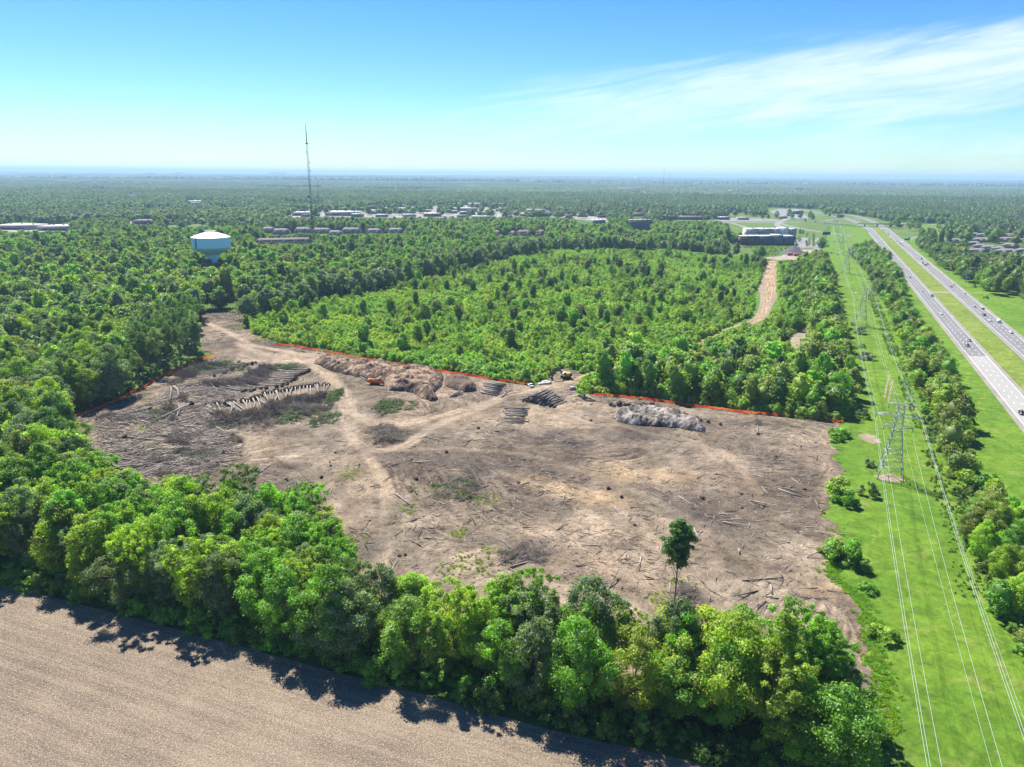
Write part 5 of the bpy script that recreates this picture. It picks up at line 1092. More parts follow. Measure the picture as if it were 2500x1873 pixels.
LCW = [(c5, 205, 652, 'sedan', 'white'), (c5, 265, 670, 'suv', 'silver'), (c5, 282, 686, 'sedan', 'grey'), (c5, 296, 690, 'sedan', 'silver'), (c5, 505, 920, 'suv', 'black'), (c5, 521, 908, 'sedan', 'white'), (c5, 532, 925, 'suv', 'blue'), (c5, 712, 1152, 'sedan', 'blue'), (c5, 836, 1292, 'sedan', 'silver'), (c5, 935, 1340, 'suv', 'black'), (c5, 1027, 1518, 'sedan', 'white'), (c7, 1288, 366, 'sedan', 'grey'), (c7, 1273, 400, 'suv', 'grey'), (c7, 1637, 860, 'suv', 'black')]
RCW = [(c5, 440, 672, 'suv', 'black'), (c5, 460, 690, 'sedan', 'grey'), (c5, 480, 702, 'van', 'white'), (c5, 493, 717, 'suv', 'black'), (c5, 522, 762, 'sedan', 'blue'), (c5, 580, 787, 'sedan', 'silver'), (c5, 612, 810, 'suv', 'black'), (c5, 633, 829, 'sedan', 'black'), (c5, 828, 964, 'suv', 'black'), (c5, 838, 1005, 'sedan', 'grey'), (c5, 865, 1027, 'suv', 'black'), (c5, 888, 1017, 'sedan', 'black'), (c5, 1152, 1222, 'sedan', 'white'), (c5, 1130, 1245, 'sedan', 'red'), (c5, 1262, 1312, 'sedan', 'white'), (c5, 1363, 1448, 'sedan', 'silver'), (c5, 1447, 1470, 'sedan', 'black'), (c5, 1459, 1533, 'pickup', 'black'), (c5, 1518, 1592, 'sedan', 'white'), (c5, 1606, 1602, 'van', 'white'), (c7, 1568, 312, 'pickup', 'white')]
for lst, nm, dz in ((LCW, 'left', 0), (RCW, 'right', math.pi)):
    lst = sorted(lst, key=lambda q: q[0](q[1], q[2])[1])
    for k, (fn, x, y, kd, cc) in enumerate(lst):
        c = fn(x, y+ (3 if fn is c5 else 2)); car(*c, .22, hd if nm == 'right' else hd+math.pi, kd, cc, f"{cc} {dict(sedan='sedan', suv='tall estate car', pickup='pickup truck', van='box van')[kd]}, {ordn(k+1)} nearest the camera on the {nm} carriageway", f'vehicles on the {nm} carriageway', True)
for k, (fn, x, y, cc) in enumerate([(c3, 905, 399, 'grey'), (c3, 1015, 403, 'blue'), (c3, 1087, 403, 'black'), (c3, 963, 401, 'black')]):
    c = fn(x, y); car(*c, float(ramp_z(np.array([c]))[0])+.03, .0, 'suv', cc, f'{cc} car on the overpass approach road, {ordn(k+1)} listed from the junction' if False else f"{cc} car on the approach road {['nearest the junction', 'midway to the overpass', 'closest to the overpass', 'second from the junction'][k]}", 'cars on the overpass road')
r = np.random.default_rng(9); kk = 0
for (x0, y0, x1, y1, n) in [(1200, 590, 1220, 700, 0), (1305, 600, 1320, 715, 6), (75, 625, 180, 660, 7), (1110, 590, 1150, 700, 6), (30, 560, 70, 575, 2)]:
    for k in range(n):
        t = (k+.5)/n; c = c4(x0+(x1-x0)*t, y0+(y1-y0)*t); cc = ['white', 'black', 'silver', 'grey', 'red', 'blue'][r.integers(6)]; kk += 1
        car(*c, .2, .1, 'sedan' if r.random() < .5 else 'suv', cc, f"{cc} parked car, {ordn(k+1)} along the {'right' if x0 > 1250 else 'left' if x0 < 200 and n > 3 else 'outer left' if n < 3 else 'hotel end'} row of the hotel lot", 'cars parked by the hotels', False)
Q = []
while len(Q) < 90:
    q = k2(r.uniform(150, 1700), r.uniform(330, 400))
    if pip(q[:1], q[1:], retail_polys[0])[0]: Q.append(q)
Q.sort(key=lambda q: q[0]/q[1]); cnt_ = {}
for q in Q:
    cc = ['white', 'black', 'silver', 'grey', 'red'][r.integers(5)]; cnt_[cc] = cnt_.get(cc, 0)+1
    car(*q, .25, [0, 1.57][r.integers(2)], 'suv', cc, f"tiny {cc} parked car, {ordn(cnt_[cc])} {cc} one from left in the shopping district", 'cars parked in the shopping district', False)

# ---- site machines
def track(e, x, L_, z0=0., m=TYRE): MB().prism([(-L_/2, .45), (-L_/2+.35, 0), (L_/2-.35, 0), (L_/2, .45), (L_/2-.3, .95), (-L_/2+.3, .95)], x-.3, x+.3).build('track', m, e)
def excavator(x, y, rz, body, label, s=1., bucket=True, white=False, boom=((1.2, 1.6), (3.6, 5.2), (6.2, 4.4), (6.6, 1.0))):
    e = empty('excavator', (x, y, hgt(x, y)), rz, label, 'excavator', None, (s, s, s))
    for sy in (-1.15, 1.15): track(e, sy, 4.2)
    MB().box((-.5, 0, 1.7), (3.6, 2.6, 1.2)).build('engine_housing', body, e); MB().box((-1.9, 0, 1.6), (1.1, 2.7, 1.2)).build('counterweight', DKSTEEL, e)
    c_ = MB().prism([(.2, 1.2), (.2, 3.0), (1.3, 3.0), (1.7, 2.1), (1.7, 1.2)], .25, 1.3).build('cab', WHITE if white else body, e); MB().prism([(.35, 2.0), (.35, 2.85), (1.25, 2.85), (1.66, 2.1)], .23, 1.32).build('window', GLASS, c_)
    P = [(p[0], -.3, p[1]) for p in boom]
    MB().tube(P[:3], [.38, .42, .3], 4).build('boom', DKSTEEL if white else body, e); a_ = MB().tube(P[2:], [.3, .2], 4).build('arm', DKSTEEL if white else body, e)
    if bucket: MB().prism([(boom[-1][0]-.3, boom[-1][1]+.3), (boom[-1][0]+.5, boom[-1][1]), (boom[-1][0]+.3, boom[-1][1]-.9), (boom[-1][0]-.8, boom[-1][1]-.8)], -.9, .3).build('bucket', DKSTEEL, e)
c = k7(1530, 505); excavator(*c, math.radians(200), YELP, 'white and yellow excavator with raised boom beside the haul road gap', 1.35, True, True)
def grinder(x, y, rz):
    e = empty('wood_grinder', (x, y, hgt(x, y)), rz, 'orange tracked wood grinder at the foot of the mulch heap', 'grinder', None, (1.05, 1.05, 1.05))
    for sy in (-1.2, 1.2): track(e, sy, 5.)
    MB().prism([(-4, 1.2), (-4.4, 2.9), (.6, 2.9), (.6, 1.2)], -1.2, 1.2).build('hopper', ORANGEP, e); MB().box((2.2, 0, 2.1), (3., 2.3, 1.9)).build('engine_housing', ORANGEP, e)
    MB().prism([(3.2, 1.1), (3.2, 1.7), (8.2, 4.0), (8.2, 3.6)], -.6, .6).build('conveyor', DKSTEEL, e); MB().box((2.4, .6, 3.4), (.4, .4, .9)).build('exhaust', DKSTEEL, e); MB().box((-1.8, 0, 3.1), (4, 1.6, .4)).build('feed_roller', DKSTEEL, e)
c = k5(775, 468); grinder(*c, math.radians(170))
c = k7(968, 640); car(*c, hgt(*c), 1.9, 'pickup', 'white', 'white pickup truck parked at the end of the orange fence', None)
c = k7(1660, 700); car(*c, hgt(*c)+.05, .3, 'suv', 'silver', 'silver utility vehicle parked beside the bright gateway trees', None)
for k, (x, y) in enumerate(((1148, 602), (1205, 566), (1243, 588))):
    c = k7(x, y); e = tag(MB().box((0, 0, .5), (4.2, 1.9, 1.0), .45+.1*k).box((0, 0, 1.04), (3.9, 1.6, .1), .45+.1*k).build('concrete_block', mat('pale_slab', (.55, .53, .47), .9, .1, 1.), None, loc=(*c, hgt(*c))), ['left', 'upper', 'right'][k]+' pale slab of the three lying by the haul road gap', 'slab', 'pale slabs by the gap')
cc = c4(1085, 825); e = tag(MB().lathe([(21, 0), (19, 1.), (9, 7), (3, 11), (.3, 12.5)], 28).build('gravel_pile', mat('dark_gravel', (.085, .085, .095), .95, .25, .4, .3, .8), None, True, (*cc, .1)), 'dark conical gravel pile in the yard before the hotels', 'pile')
for k, (x, y) in enumerate(((1030, 858), (1140, 868), (1222, 838), (1290, 868))):
    c = c4(x, y); e = empty('dumper_truck', (*c, .15), [.3, .1, 2.8, -.2][k], ['leftmost', 'second', 'third', 'rightmost'][k]+' orange machine in the yard below the gravel pile', 'dumper', 'orange machines in the gravel yard', (1.4,)*3)
    MB().prism([(-3.4, 1.4), (-3.6, 2.9), (.4, 2.7), (.2, 1.2)], -1.3, 1.3).build('dump_body', ORANGEP if k % 2 else mat('faded_orange', (.5, .22, .1), .6), e); cb_ = MB().box((1.7, 0, 1.9), (1.8, 2.2, 1.9)).build('cab', ORANGEP, e); MB().box((1.7, 0, 2.3), (1.85, 2.25, .6)).build('window', GLASS, cb_)
    for sx in (-2.2, -.8, 2.0):
        for sy in (-1.15, 1.15): MB().tube([(sx, sy-.25, .65), (sx, sy+.25, .65)], .65, 10).build('wheel', TYRE, e)

# ================================================================ fences
def fence(line, label, lean=.12, z0=None, broken=()):
    P = smooth_line(line, 3.2); e = empty('safety_fence', (*P[0], 0), 0, label, 'fence', None); o = P[0]; m = MB(); V = []; F = []; n = len(P); rr = np.random.default_rng(len(P))
    pm = MB().bar((0, 0, -.2), (0, 0, 1.8), .12).mesh('post', DKSTEEL); top = []
    for i, p in enumerate(P):
        z = hgt(*p); q = link('post', pm, e, (*(p-o), z)); q.rotation_euler = ((rr.random()-.5)*.2, (rr.random()-.5)*.2, 0)
        for h in (.12+.1*rr.random(), .7, 1.65-.14*rr.random()): V.append((p[0]-o[0]+(rr.random()-.5)*.2, p[1]-o[1]+(rr.random()-.5)*.3, z+h))
        if i < n-1:
            mid = (p+P[i+1])/2; z = hgt(*mid)
            for h in (.1+.1*rr.random(), .62, 1.45-.25*rr.random()): V.append((mid[0]-o[0]+(rr.random()-.5)*.4, mid[1]-o[1]+(rr.random()-.5)*.4, z+h))
    k = len(V)//3
    for i in range(k-1):
        if i in broken: continue
        for j in range(2): F.append([3*i+j, 3*i+3+j, 3*i+4+j, 3*i+1+j])
    link('netting', mesh('netting', V, np.array(F), FEN), e)
FEN = bpy.data.materials.new('orange_netting'); FEN.use_nodes = True; t = FEN.node_tree; t.nodes.clear()
df = t.nodes.new('ShaderNodeBsdfDiffuse'); tr = t.nodes.new('ShaderNodeBsdfTranslucent'); mx = t.nodes.new('ShaderNodeMixShader'); mo = t.nodes.new('ShaderNodeOutputMaterial'); nz_ = t.nodes.new('ShaderNodeTexNoise'); nz_.inputs['Scale'].default_value = .12; rp = t.nodes.new('ShaderNodeValToRGB'); tcn = t.nodes.new('ShaderNodeTexCoord')
rp.color_ramp.elements[0].position = .45; rp.color_ramp.elements[1].position = .62; rp.color_ramp.elements[0].color = (.66, .07, .02, 1); rp.color_ramp.elements[1].color = (.75, .22, .04, 1)
t.links.new(tcn.outputs['Object'], nz_.inputs[0]); t.links.new(nz_.outputs[0], rp.inputs[0]); t.links.new(rp.outputs[0], df.inputs[0]); t.links.new(rp.outputs[0], tr.inputs[0]); mx.inputs[0].default_value = .5; t.links.new(df.outputs[0], mx.inputs[1]); t.links.new(tr.outputs[0], mx.inputs[2]); t.links.new(mx.outputs[0], mo.inputs[0])
fence(pts(k4, [(395, 805), (530, 760), (620, 725), (700, 690), (780, 650), (880, 600), (970, 545), (1040, 515), (1120, 472), (1200, 440), (1288, 425)]), 'orange safety fence along the left edge of the clearing')
fence(pts(k5, [(180, 232), (260, 240), (440, 266)]), 'short orange fence piece at the head of the clearing')
fence(pts(k5, [(465, 272), (700, 312), (860, 342), (1000, 364), (1200, 396), (1450, 434), (1600, 455), (1705, 472)]), 'long orange safety fence behind the mulch heap')
fence(pts(k6, [(140, 600), (240, 606), (400, 622), (600, 650), (780, 676), (960, 700), (1200, 722), (1500, 748), (1660, 768), (1820, 782)]), 'orange safety fence below the right-hand wood')
fence(pts(D, [(620, 1330), (780, 1360), (900, 1390), (1040, 1418), (1090, 1430), (1180, 1455), (1266, 1483), (1355, 1501), (1480, 1520), (1620, 1540), (1745, 1560)]), 'orange safety fence half hidden in the tree belt')

# ================================================================ heaps, logs, felled trees
def heap(name, poly, height, m, label, cat, rough=.5, lumps=3.5, slope=.8, seed=1, col_noise=None):
    x0, y0 = poly.min(0); x1, y1 = poly.max(0); s = .45; X, Y = np.meshgrid(np.arange(x0, x1, s), np.arange(y0, y1, s)); ins = pip(X, Y, poly); d = pdist(X, Y, np.vstack([poly, poly[:1]]))*ins
    n1 = fbm(X, Y, lumps, 3, seed); n2 = np.abs(fbm(X, Y, lumps*.6, 3, seed+7)-.5)*2; h = np.minimum(d*slope, height)*(.45+.9*n1)+(1-n2)*rough*np.clip(d/1.5, 0, 1)
    r = np.random.default_rng(seed); h += (r.random(X.shape)-.5)*rough*.45*(d > .3); g = np.vectorize(hgt)(X, Y)
    vid = -np.ones(X.shape, int); c = ins[:-1, :-1] & ins[1:, 1:] & ins[:-1, 1:] & ins[1:, :-1]; u = np.zeros(X.shape, bool)
    for a in (slice(0, -1), slice(1, None)):
        for b in (slice(0, -1), slice(1, None)): u[a, b] |= c
    vid[u] = np.arange(u.sum()); q = np.stack([vid[:-1, :-1][c], vid[:-1, 1:][c], vid[1:, 1:][c], vid[1:, :-1][c]], -1); o = poly.mean(0)
    me = mesh(name, np.c_[X[u]-o[0], Y[u]-o[1], (g+np.where(d > .2, h, -.1))[u]], q, m); return tag(link(name, me, None, (*o, 0)), label, cat)
MUL = mat('mulch', (.15, .095, .065), .95, 0, .22, .25, 1.5, col2=(.42, .31, .22)); MUL2 = mat('grey_mulch', (.15, .12, .10), .95, 0, .2, .25, 1.5, col2=(.40, .36, .32))
for m_ in (MUL, MUL2):
    t = m_.node_tree; b = t.nodes['Principled BSDF']; tcn = t.nodes.new('ShaderNodeTexCoord'); n = t.nodes.new('ShaderNodeTexNoise'); n.inputs['Scale'].default_value = .16; n.inputs['Detail'].default_value = 9; n.inputs['Roughness'].default_value = .75; rp = t.nodes.new('ShaderNodeValToRGB')
    e0, e1 = rp.color_ramp.elements; e0.position = .45; e1.position = .58; e0.color = (.075, .048, .033, 1) if m_ is MUL else (.07, .058, .05, 1); e1.color = (.33, .235, .155, 1) if m_ is MUL else (.33, .29, .25, 1)
    t.links.new(tcn.outputs['Object'], n.inputs[0]); t.links.new(n.outputs[0], rp.inputs[0]); t.links.new(rp.outputs[0], b.inputs['Base Color'])
heap('mulch_heap', pts(k5, [(405, 345), (425, 318), (600, 335), (720, 345), (850, 365), (1000, 385), (1120, 400), (1190, 425), (1180, 480), (1130, 520), (1160, 560), (1120, 575), (1060, 560), (1000, 520), (930, 515), (850, 510), (830, 470), (700, 430), (600, 412), (500, 385)]), 4.2, MUL, 'long brown wood-chip heap below the middle orange fence', 'heap', 1.5, 4.5, .9, 3)
heap('root_heap', pts(k5, [(1190, 445), (1240, 430), (1330, 440), (1385, 480), (1390, 510), (1310, 518), (1250, 500), (1195, 480)]), 3., mat('root_mulch', (.12, .08, .06), .95, .5, .3, .3, 1.5), 'dark brown root heap between the chip heap and the log stack', 'heap', 1.0, 3., 1., 5)
heap('ash_heap', pts(k6, [(265, 745), (300, 715), (380, 700), (540, 705), (680, 735), (780, 765), (850, 790), (895, 830), (885, 858), (820, 850), (700, 825), (560, 815), (400, 800), (290, 780)]), 3.2, MUL2, 'pale grey-brown mulch heap beneath the right orange fence', 'heap', 1.3, 4., .9, 8)
# root balls
def rootball_mesh(seed, R=1.1):
    r = np.random.default_rng(seed); b = MB(); v, f = icolump((0, 0, R*.6), R, R*.75, r, .35); b.add(v, [tuple(k) for k in f])
    for _ in range(16):
        d = r.normal(size=3); d /= np.linalg.norm(d); p = np.array([0, 0, R*.6]); b.tube([p+d*R*.5, p+d*R*(1.2+.5*r.random())+r.normal(size=3)*.15], [.10, .03], 3, cap=False)
    return b.mesh('root_ball', ROOT)
RB = [rootball_mesh(k) for k in range(4)]
def place_roots(P, name, lab, group, smin=.7, smax=1.2):
    r = np.random.default_rng(len(P))
    for k, c in enumerate(P):
        o = link(name, RB[r.integers(4)], None, (*c, hgt(*c)-.1)); s = smin+(smax-smin)*r.random(); o.scale = (s*(.8+.5*r.random()), s, s*(.8+.4*r.random())); o.rotation_euler = (0, 0, r.random()*6.28); tag(o, lab(k), 'root ball' if name == 'root_ball' else 'stump', group)
def along(fn, pl, step, jit=.8, seed=0):
    P = smooth_line(pts(fn, pl), step); return P+np.random.default_rng(seed).normal(size=P.shape)*jit
place_roots(along(k6, [(250, 668), (340, 675), (440, 672), (560, 690), (640, 715), (720, 740), (800, 770), (885, 790)], 1.7, .7, 2), 'root_ball', lambda k: f'dark earthy root ball behind the grey heap, {ordn(k+1)} from left in its row', 'root balls behind the grey heap', .8, 1.5)
stp = [(k5, 505, 945), (k5, 455, 1030), (k5, 250, 1045), (k5, 405, 1085), (k5, 1025, 1040), (k5, 1100, 1050), (k5, 1670, 925), (k5, 1638, 1060), (k5, 1205, 882), (k5, 1395, 738), (k5, 540, 885), (k6, 1045, 970), (k6, 1365, 1020), (k6, 1130, 1270), (k6, 235, 1235), (k6, 325, 1295), (k6, 870, 1300), (k6, 1140, 1365), (k6, 990, 800), (kb, 430, 270), (kb, 465, 262), (kb, 1840, 85), (kb, 1220, 180), (k4, 1720, 1160), (k4, 1985, 1085), (k4, 1880, 1210), (k4, 1930, 1150), (k5, 75, 1190), (k3, 800, 195), (k3, 1010, 10), (k6, 1560, 1240), (k5, 2070, 690), (k5, 2100, 705)]
stp.sort(key=lambda q: q[0](q[1], q[2])[1])
place_roots([fn(x, y) for fn, x, y in stp], 'tree_stump', lambda k: f'dark uprooted stump on the bare clearing, {ordn(k+1)} nearest the camera', 'stumps scattered on the clearing', .3, .75)
# twig bundles
def sticks(P, Dr, Ln, Rd, name, m, lv=None):
    n = len(P); a = np.cross(Dr, np.array([0, 0, 1.])+1e-3); a /= np.linalg.norm(a, axis=1)[:, None]; b = np.cross(Dr, a); V = []
    for e_, k in ((0, 1.), (1, .45)):
        for an in (0, 2.094, 4.189): V.append(P+Dr*Ln[:, None]*e_+(a*math.cos(an)+b*math.sin(an))*(Rd*k)[:, None])
    V = np.stack(V, 1).reshape(-1, 3); i = np.arange(n)[:, None]*6; F = np.concatenate([i+np.array(q_) for q_ in ((0, 1, 4, 3), (1, 2, 5, 4), (2, 0, 3, 5))]); 
    return mesh(name, V, F, m, {'lv': ('FACE', 'FLOAT', np.tile(lv if lv is not None else np.random.default_rng(n).random(n), 3))})
def wood_lv(name, c1, c2):
    m = bpy.data.materials.new(name); m.use_nodes = True; t = m.node_tree; b = t.nodes['Principled BSDF']; b.inputs['Roughness'].default_value = .9; b.inputs['Specular IOR Level'].default_value = .15; at = t.nodes.new('ShaderNodeAttribute'); at.attribute_name = 'lv'; mx = t.nodes.new('ShaderNodeMix'); mx.data_type = 'RGBA'; t.links.new(at.outputs['Fac'], mx.inputs[0]); mx.inputs[6].default_value = (*c1, 1); mx.inputs[7].default_value = (*c2, 1); t.links.new(mx.outputs[2], b.inputs['Base Color']); return m
TWIG = wood_lv('twigs', (.075, .06, .05), (.28, .24, .205)); DEB = wood_lv('debris_wood', (.065, .052, .042), (.42, .36, .30)); NEED = wood_lv('cut_greenery', (.06, .11, .03), (.17, .26, .07))
def twig_mesh(seed, L_, R_w, n, m=TWIG, th=.05, name='branches', ln=2.6):
    r = np.random.default_rng(seed); t = r.random(n)**.8; a = r.random(n)*6.28; w = R_w*np.sin(np.pi*np.clip(t*.85+.1, 0, 1))*np.sqrt(r.random(n)); P = np.c_[t*L_, w*np.cos(a), np.abs(w*np.sin(a))*.8+.2]
    d = np.c_[.9+.3*r.random(n), np.cos(a)*.7+r.normal(size=n)*.4, np.abs(np.sin(a))*.6+r.normal(size=n)*.35]; d /= np.linalg.norm(d, axis=1)[:, None]
    return sticks(P, d, ln*(.4+.8*r.random(n)), th*(.6+.8*r.random(n)), name, m)
TWM = [twig_mesh(k, 9, 2.3, 330) for k in range(3)]
TRM = []
for k in range(4):
    r = np.random.default_rng(k); TRM.append(MB().tube([(0, 0, .9), (6, r.normal()*.2, .7), (13, r.normal()*.3, .55), (20, 0, .5)], [.30, .26, .20, .08], 6).mesh('trunk', PALEWOOD))
GRTR = [m_.copy() for m_ in TRM]
for m_ in GRTR: m_.materials.clear(); m_.materials.append(GREYWOOD)
def felled(c, ang_, label, group, s=1., roots=True, twigs=True, pale=True, rnd=random):
    e = empty('felled_tree', (*c, hgt(*c)), ang_, label, 'felled tree', group, (s, s, s)); link('trunk', (TRM if pale else GRTR)[rnd.randrange(4)], e)
    if roots: o = link('root_ball', RB[rnd.randrange(4)], e); o.scale = (.75, 1, 1.0)
    if twigs: link('branches', TWM[rnd.randrange(3)], e, (15.5, 0, 0))
def wdir(fn, a, b): d = fn(*b)-fn(*a); return math.atan2(d[1], d[0])
def row(fn, pl, step, tdir, lab, group, s=1., pale=True, spread=.10, jit=.7, **kw):
    P = along(fn, pl, step, jit, int(step*10)); n = len(P)
    for k, c in enumerate(P):
        t = k/max(1, n-1); a = tdir[0]*(1-t)+tdir[1]*t; felled(c, a+random.gauss(0, spread), f'{lab}, {ordn(k+1)} from left', group, s*(.65+.5*random.random()), pale=pale if random.random() < .85 else not pale, **kw)
row(k4, [(1240, 718), (1340, 715), (1440, 700), (1530, 680), (1580, 665)], 1.45, (wdir(k4, (1250, 722), (1320, 790)), wdir(k4, (1540, 680), (1580, 745))), 'pale-trunked felled tree in the lower root row', 'felled trees in the lower row', 1.3)
row(k4, [(1590, 655), (1650, 640), (1720, 632), (1800, 610), (1880, 600), (1960, 598)], 1.6, (wdir(k4, (1600, 655), (1620, 720)), wdir(k4, (1960, 600), (1950, 680))), 'pale-trunked felled tree in the right root row', 'felled trees in the right row', 1.2)
row(k4, [(1455, 645), (1540, 630), (1620, 618), (1700, 600), (1760, 570), (1790, 540), (1840, 520), (1865, 510)], 2.1, (wdir(k4, (1460, 645), (1250, 590)), wdir(k4, (1850, 520), (1560, 505))), 'felled tree in the upper root row', 'felled trees in the upper row', 1.15, spread=.08)
row(k4, [(1310, 540), (1380, 510), (1440, 490), (1500, 478), (1540, 468)], 2.6, (wdir(k4, (1350, 525), (1150, 545)), wdir(k4, (1540, 470), (1300, 480))), 'dark-rooted felled tree in the topmost row', 'felled trees in the topmost row', 1.1, pale=False)
loose = [(1040, 615, 1115, 690), (1050, 610, 1100, 680), (1030, 630, 1018, 755), (1070, 720, 1090, 870), (1075, 730, 1040, 800), (1260, 590, 1340, 665), (1165, 815, 1260, 850), (755, 915, 1060, 945), (900, 738, 640, 790), (905, 745, 590, 810), (1150, 720, 880, 840), (1170, 790, 900, 870), (690, 1130, 1000, 1140), (700, 1105, 1100, 1060), (800, 1110, 1200, 1000), (650, 1050, 950, 1060), (1380, 930, 1100, 1000), (1340, 1010, 1000, 1090), (660, 1085, 860, 1140), (1200, 920, 1225, 950), (620, 900, 800, 860), (600, 830, 740, 790), (1480, 940, 1420, 990), (1300, 860, 1420, 930)]
for k, (x0, y0, x1, y1) in enumerate(sorted(loose)):
    a, b = k4(x0, y0), k4(x1, y1); L_ = np.linalg.norm(b-a); felled(a, math.atan2(*(b-a)[::-1]), f'lone felled tree lying on the left of the clearing, {ordn(k+1)} from left', 'felled trees lying loose on the left', min(1.5, max(.4, L_/21)), roots=k % 3 == 0, twigs=k % 2 == 0, pale=k % 3 != 1)
c1, c2 = k6(1245, 870), k6(1240, 800); felled(c1, math.atan2(*(c2-c1)[::-1]), 'dead grey tree with forked limbs lying below the right fence', None, .8, True, True)
# brush piles
def brush(fn, x0, y0, x1, y1, label, green=.7, h=1.8, n=1500, twn=900, name='brush_pile'):
    a, b = fn(x0, y1), fn(x1, y1); w = np.linalg.norm(b-a)/2; tp = fn((x0+x1)/2, y0); bt = fn((x0+x1)/2, y1); dep = max(3., abs(tp[1]-bt[1])/2*.95); c = (tp+bt)/2; r = np.random.default_rng(int(x0+y0)); e = empty(name, (*c, hgt(*c)), 0, label, 'brush pile')
    main = r.random()*math.pi*.3-.2
    def cloud(n, ln, th, m, nm, up):
        nb = max(6, n//26); q = np.sqrt(r.random(nb)); an = r.random(nb)*6.28; k = 1+.45*(vnoise(np.cos(an)*2+x0, np.sin(an)*2+y0, 1.1, 4)-.5)*2
        bx = q*np.cos(an)*w*k; by = q*np.sin(an)*dep*k; bz = (1-q**2)*h*(.25+.9*r.random(nb)); ba = main+r.normal(size=nb)*.7; bl = (2.2+2.2*r.random(nb))*(1.2 if nm == 'twigs' else 1)
        i = r.integers(0, nb, n); t = r.random(n)-.5; D0 = np.c_[np.cos(ba), np.sin(ba), r.normal(size=nb)*.15][i]
        P = np.c_[bx, by, bz+.15][i]+D0*(t*bl[i])[:, None]+r.normal(size=(n, 3))*np.array([.22, .22, .16]); P[:, 2] = np.maximum(P[:, 2], .05)
        d = D0+r.normal(size=(n, 3))*np.array([.55, .55, .35]); d[:, 2] += up*.25; d /= np.linalg.norm(d, axis=1)[:, None]
        lv = np.clip(r.random(nb)[i]*.75+r.random(n)*.25, 0, 1)
        link(nm, sticks(P, d, ln*(.4+.9*r.random(n)), th*(.6+.8*r.random(n)), nm, m, lv), e)
    if green > 0: cloud(int(n*green), 1.0, .12, NEED, 'green_boughs', .8)
    cloud(int(twn), 2.6, .06, TWIG, 'twigs', .5)
brush(k5, 740, 552, 1010, 650, 'green brush pile beside the curved track, clearing centre', .9, 2.0, 2600, 500)
brush(k5, 180, 610, 390, 712, 'green brush pile below the right root row', .9, 1.8, 2600, 500); brush(k5, 385, 635, 560, 725, 'green brush pile at the lower tip of the felled rows', .9, 1.6, 2000, 400); brush(k5, 485, 490, 572, 610, 'round green brush pile at the right end of the felled rows', .9, 2.4, 2000, 300)
brush(k4, 1085, 448, 1470, 530, 'long green brush pile near the left fence corner', .8, 2.2, 3600, 900); brush(k4, 1600, 468, 1830, 520, 'green brush pile at the top of the upper root row', .8, 2.0, 1800, 700)
brush(k5, 715, 712, 960, 835, 'dark heap of grey branches inside the track loop', .12, 1.9, 900, 1700); brush(k4, 1200, 560, 1560, 600, 'mass of bare grey branches over the upper felled row', 0, 2.2, 0, 2600); brush(k4, 1230, 790, 1660, 870, 'brown-grey branch mass below the lower felled row', .12, 2.4, 1500, 2400)
brush(k4, 1600, 715, 1960, 790, 'grey-brown branch mass over the right felled row', .15, 2.6, 2200, 4200); brush(k4, 850, 730, 1010, 830, 'thin greenish branch litter on the left slope', .5, .9, 900, 700); brush(k4, 1070, 980, 1350, 1070, 'olive branch litter above the near tree belt', .5, 1.1, 1600, 1200)
brush(k4, 640, 780, 850, 850, 'grey branch litter by the left fence end', 0, .8, 0, 1100); brush(k4, 1000, 880, 1180, 940, 'brownish branch litter at the middle left', .15, .8, 900, 1100); brush(kb, 1000, 220, 1300, 330, 'dark dragged branch litter in the lower middle of the clearing', .05, .7, 600, 1200)
brush(k5, 1000, 1030, 1500, 1180, 'sparse green and grey slash in the centre of the clearing', .35, .5, 1200, 900); brush(k3, 120, 470, 235, 560, 'small dark branch pile right of the solitary tree', 0, .9, 0, 700)
# log stacks
def log_mesh(seed, L_, R_, m):
    r = np.random.default_rng(seed); return MB().tube([(-L_/2, 0, 0), (0, r.normal()*.1, r.normal()*.06), (L_/2, 0, 0)], [R_*1.1, R_, R_*.8], 7).mesh('log', m)
ENDW = mat('dark_log_bark', (.16, .13, .10), .9, .4, 2.5, .03, 5)
LG = [log_mesh(k, 11, .24+.05*(k % 3), [GREYWOOD, PALEWOOD, ENDW, GREYWOOD][k % 4]) for k in range(8)]
def stack(fn, pa, pb, la, lb, n, layers, label, group, ls=1., jit=.08):
    """logs lie along la->lb; their middles run from pa to pb"""
    A_, B_ = fn(*pa), fn(*pb); a = wdir(fn, la, lb); r = np.random.default_rng(n); k = 0; L0 = np.linalg.norm(B_-A_)
    per = [int(n*w/sum(range(1, layers+1))) for w in range(layers, 0, -1)]
    for ly, cnt in enumerate(per):
        for j in range(cnt):
            t = (.5*ly/layers+(j+.5)/cnt*(1-ly/layers)); p = A_+(B_-A_)*t+r.normal(size=2)*[.6, .6]; o = link('log', LG[r.integers(8)], None, (*p, hgt(*p)+.3+.66*ly+.1*r.random())); o.rotation_euler = ((0), r.normal()*.03, a+r.normal()*jit); s = ls*(.8+.35*r.random()); o.scale = (s, 1+.4*r.random(), 1+.4*r.random()); tag(o, f"{label}, {ordn(j+1)} from left, {['bottom', 'second', 'third', 'fourth', 'fifth', 'sixth', 'topmost'][ly] if layers > 1 else 'only'} layer", 'log', group); k += 1
stack(k7, (900, 815), (1450, 930), (1360, 1030), (1570, 905), 165, 7, 'cut log in the tall stack', 'logs of the tall stack', 1.1, .09)
stack(k7, (760, 970), (690, 1235), (520, 1225), (820, 1245), 22, 1, 'grey log in the flat row below the tall stack', 'logs of the flat row', .95, .03)
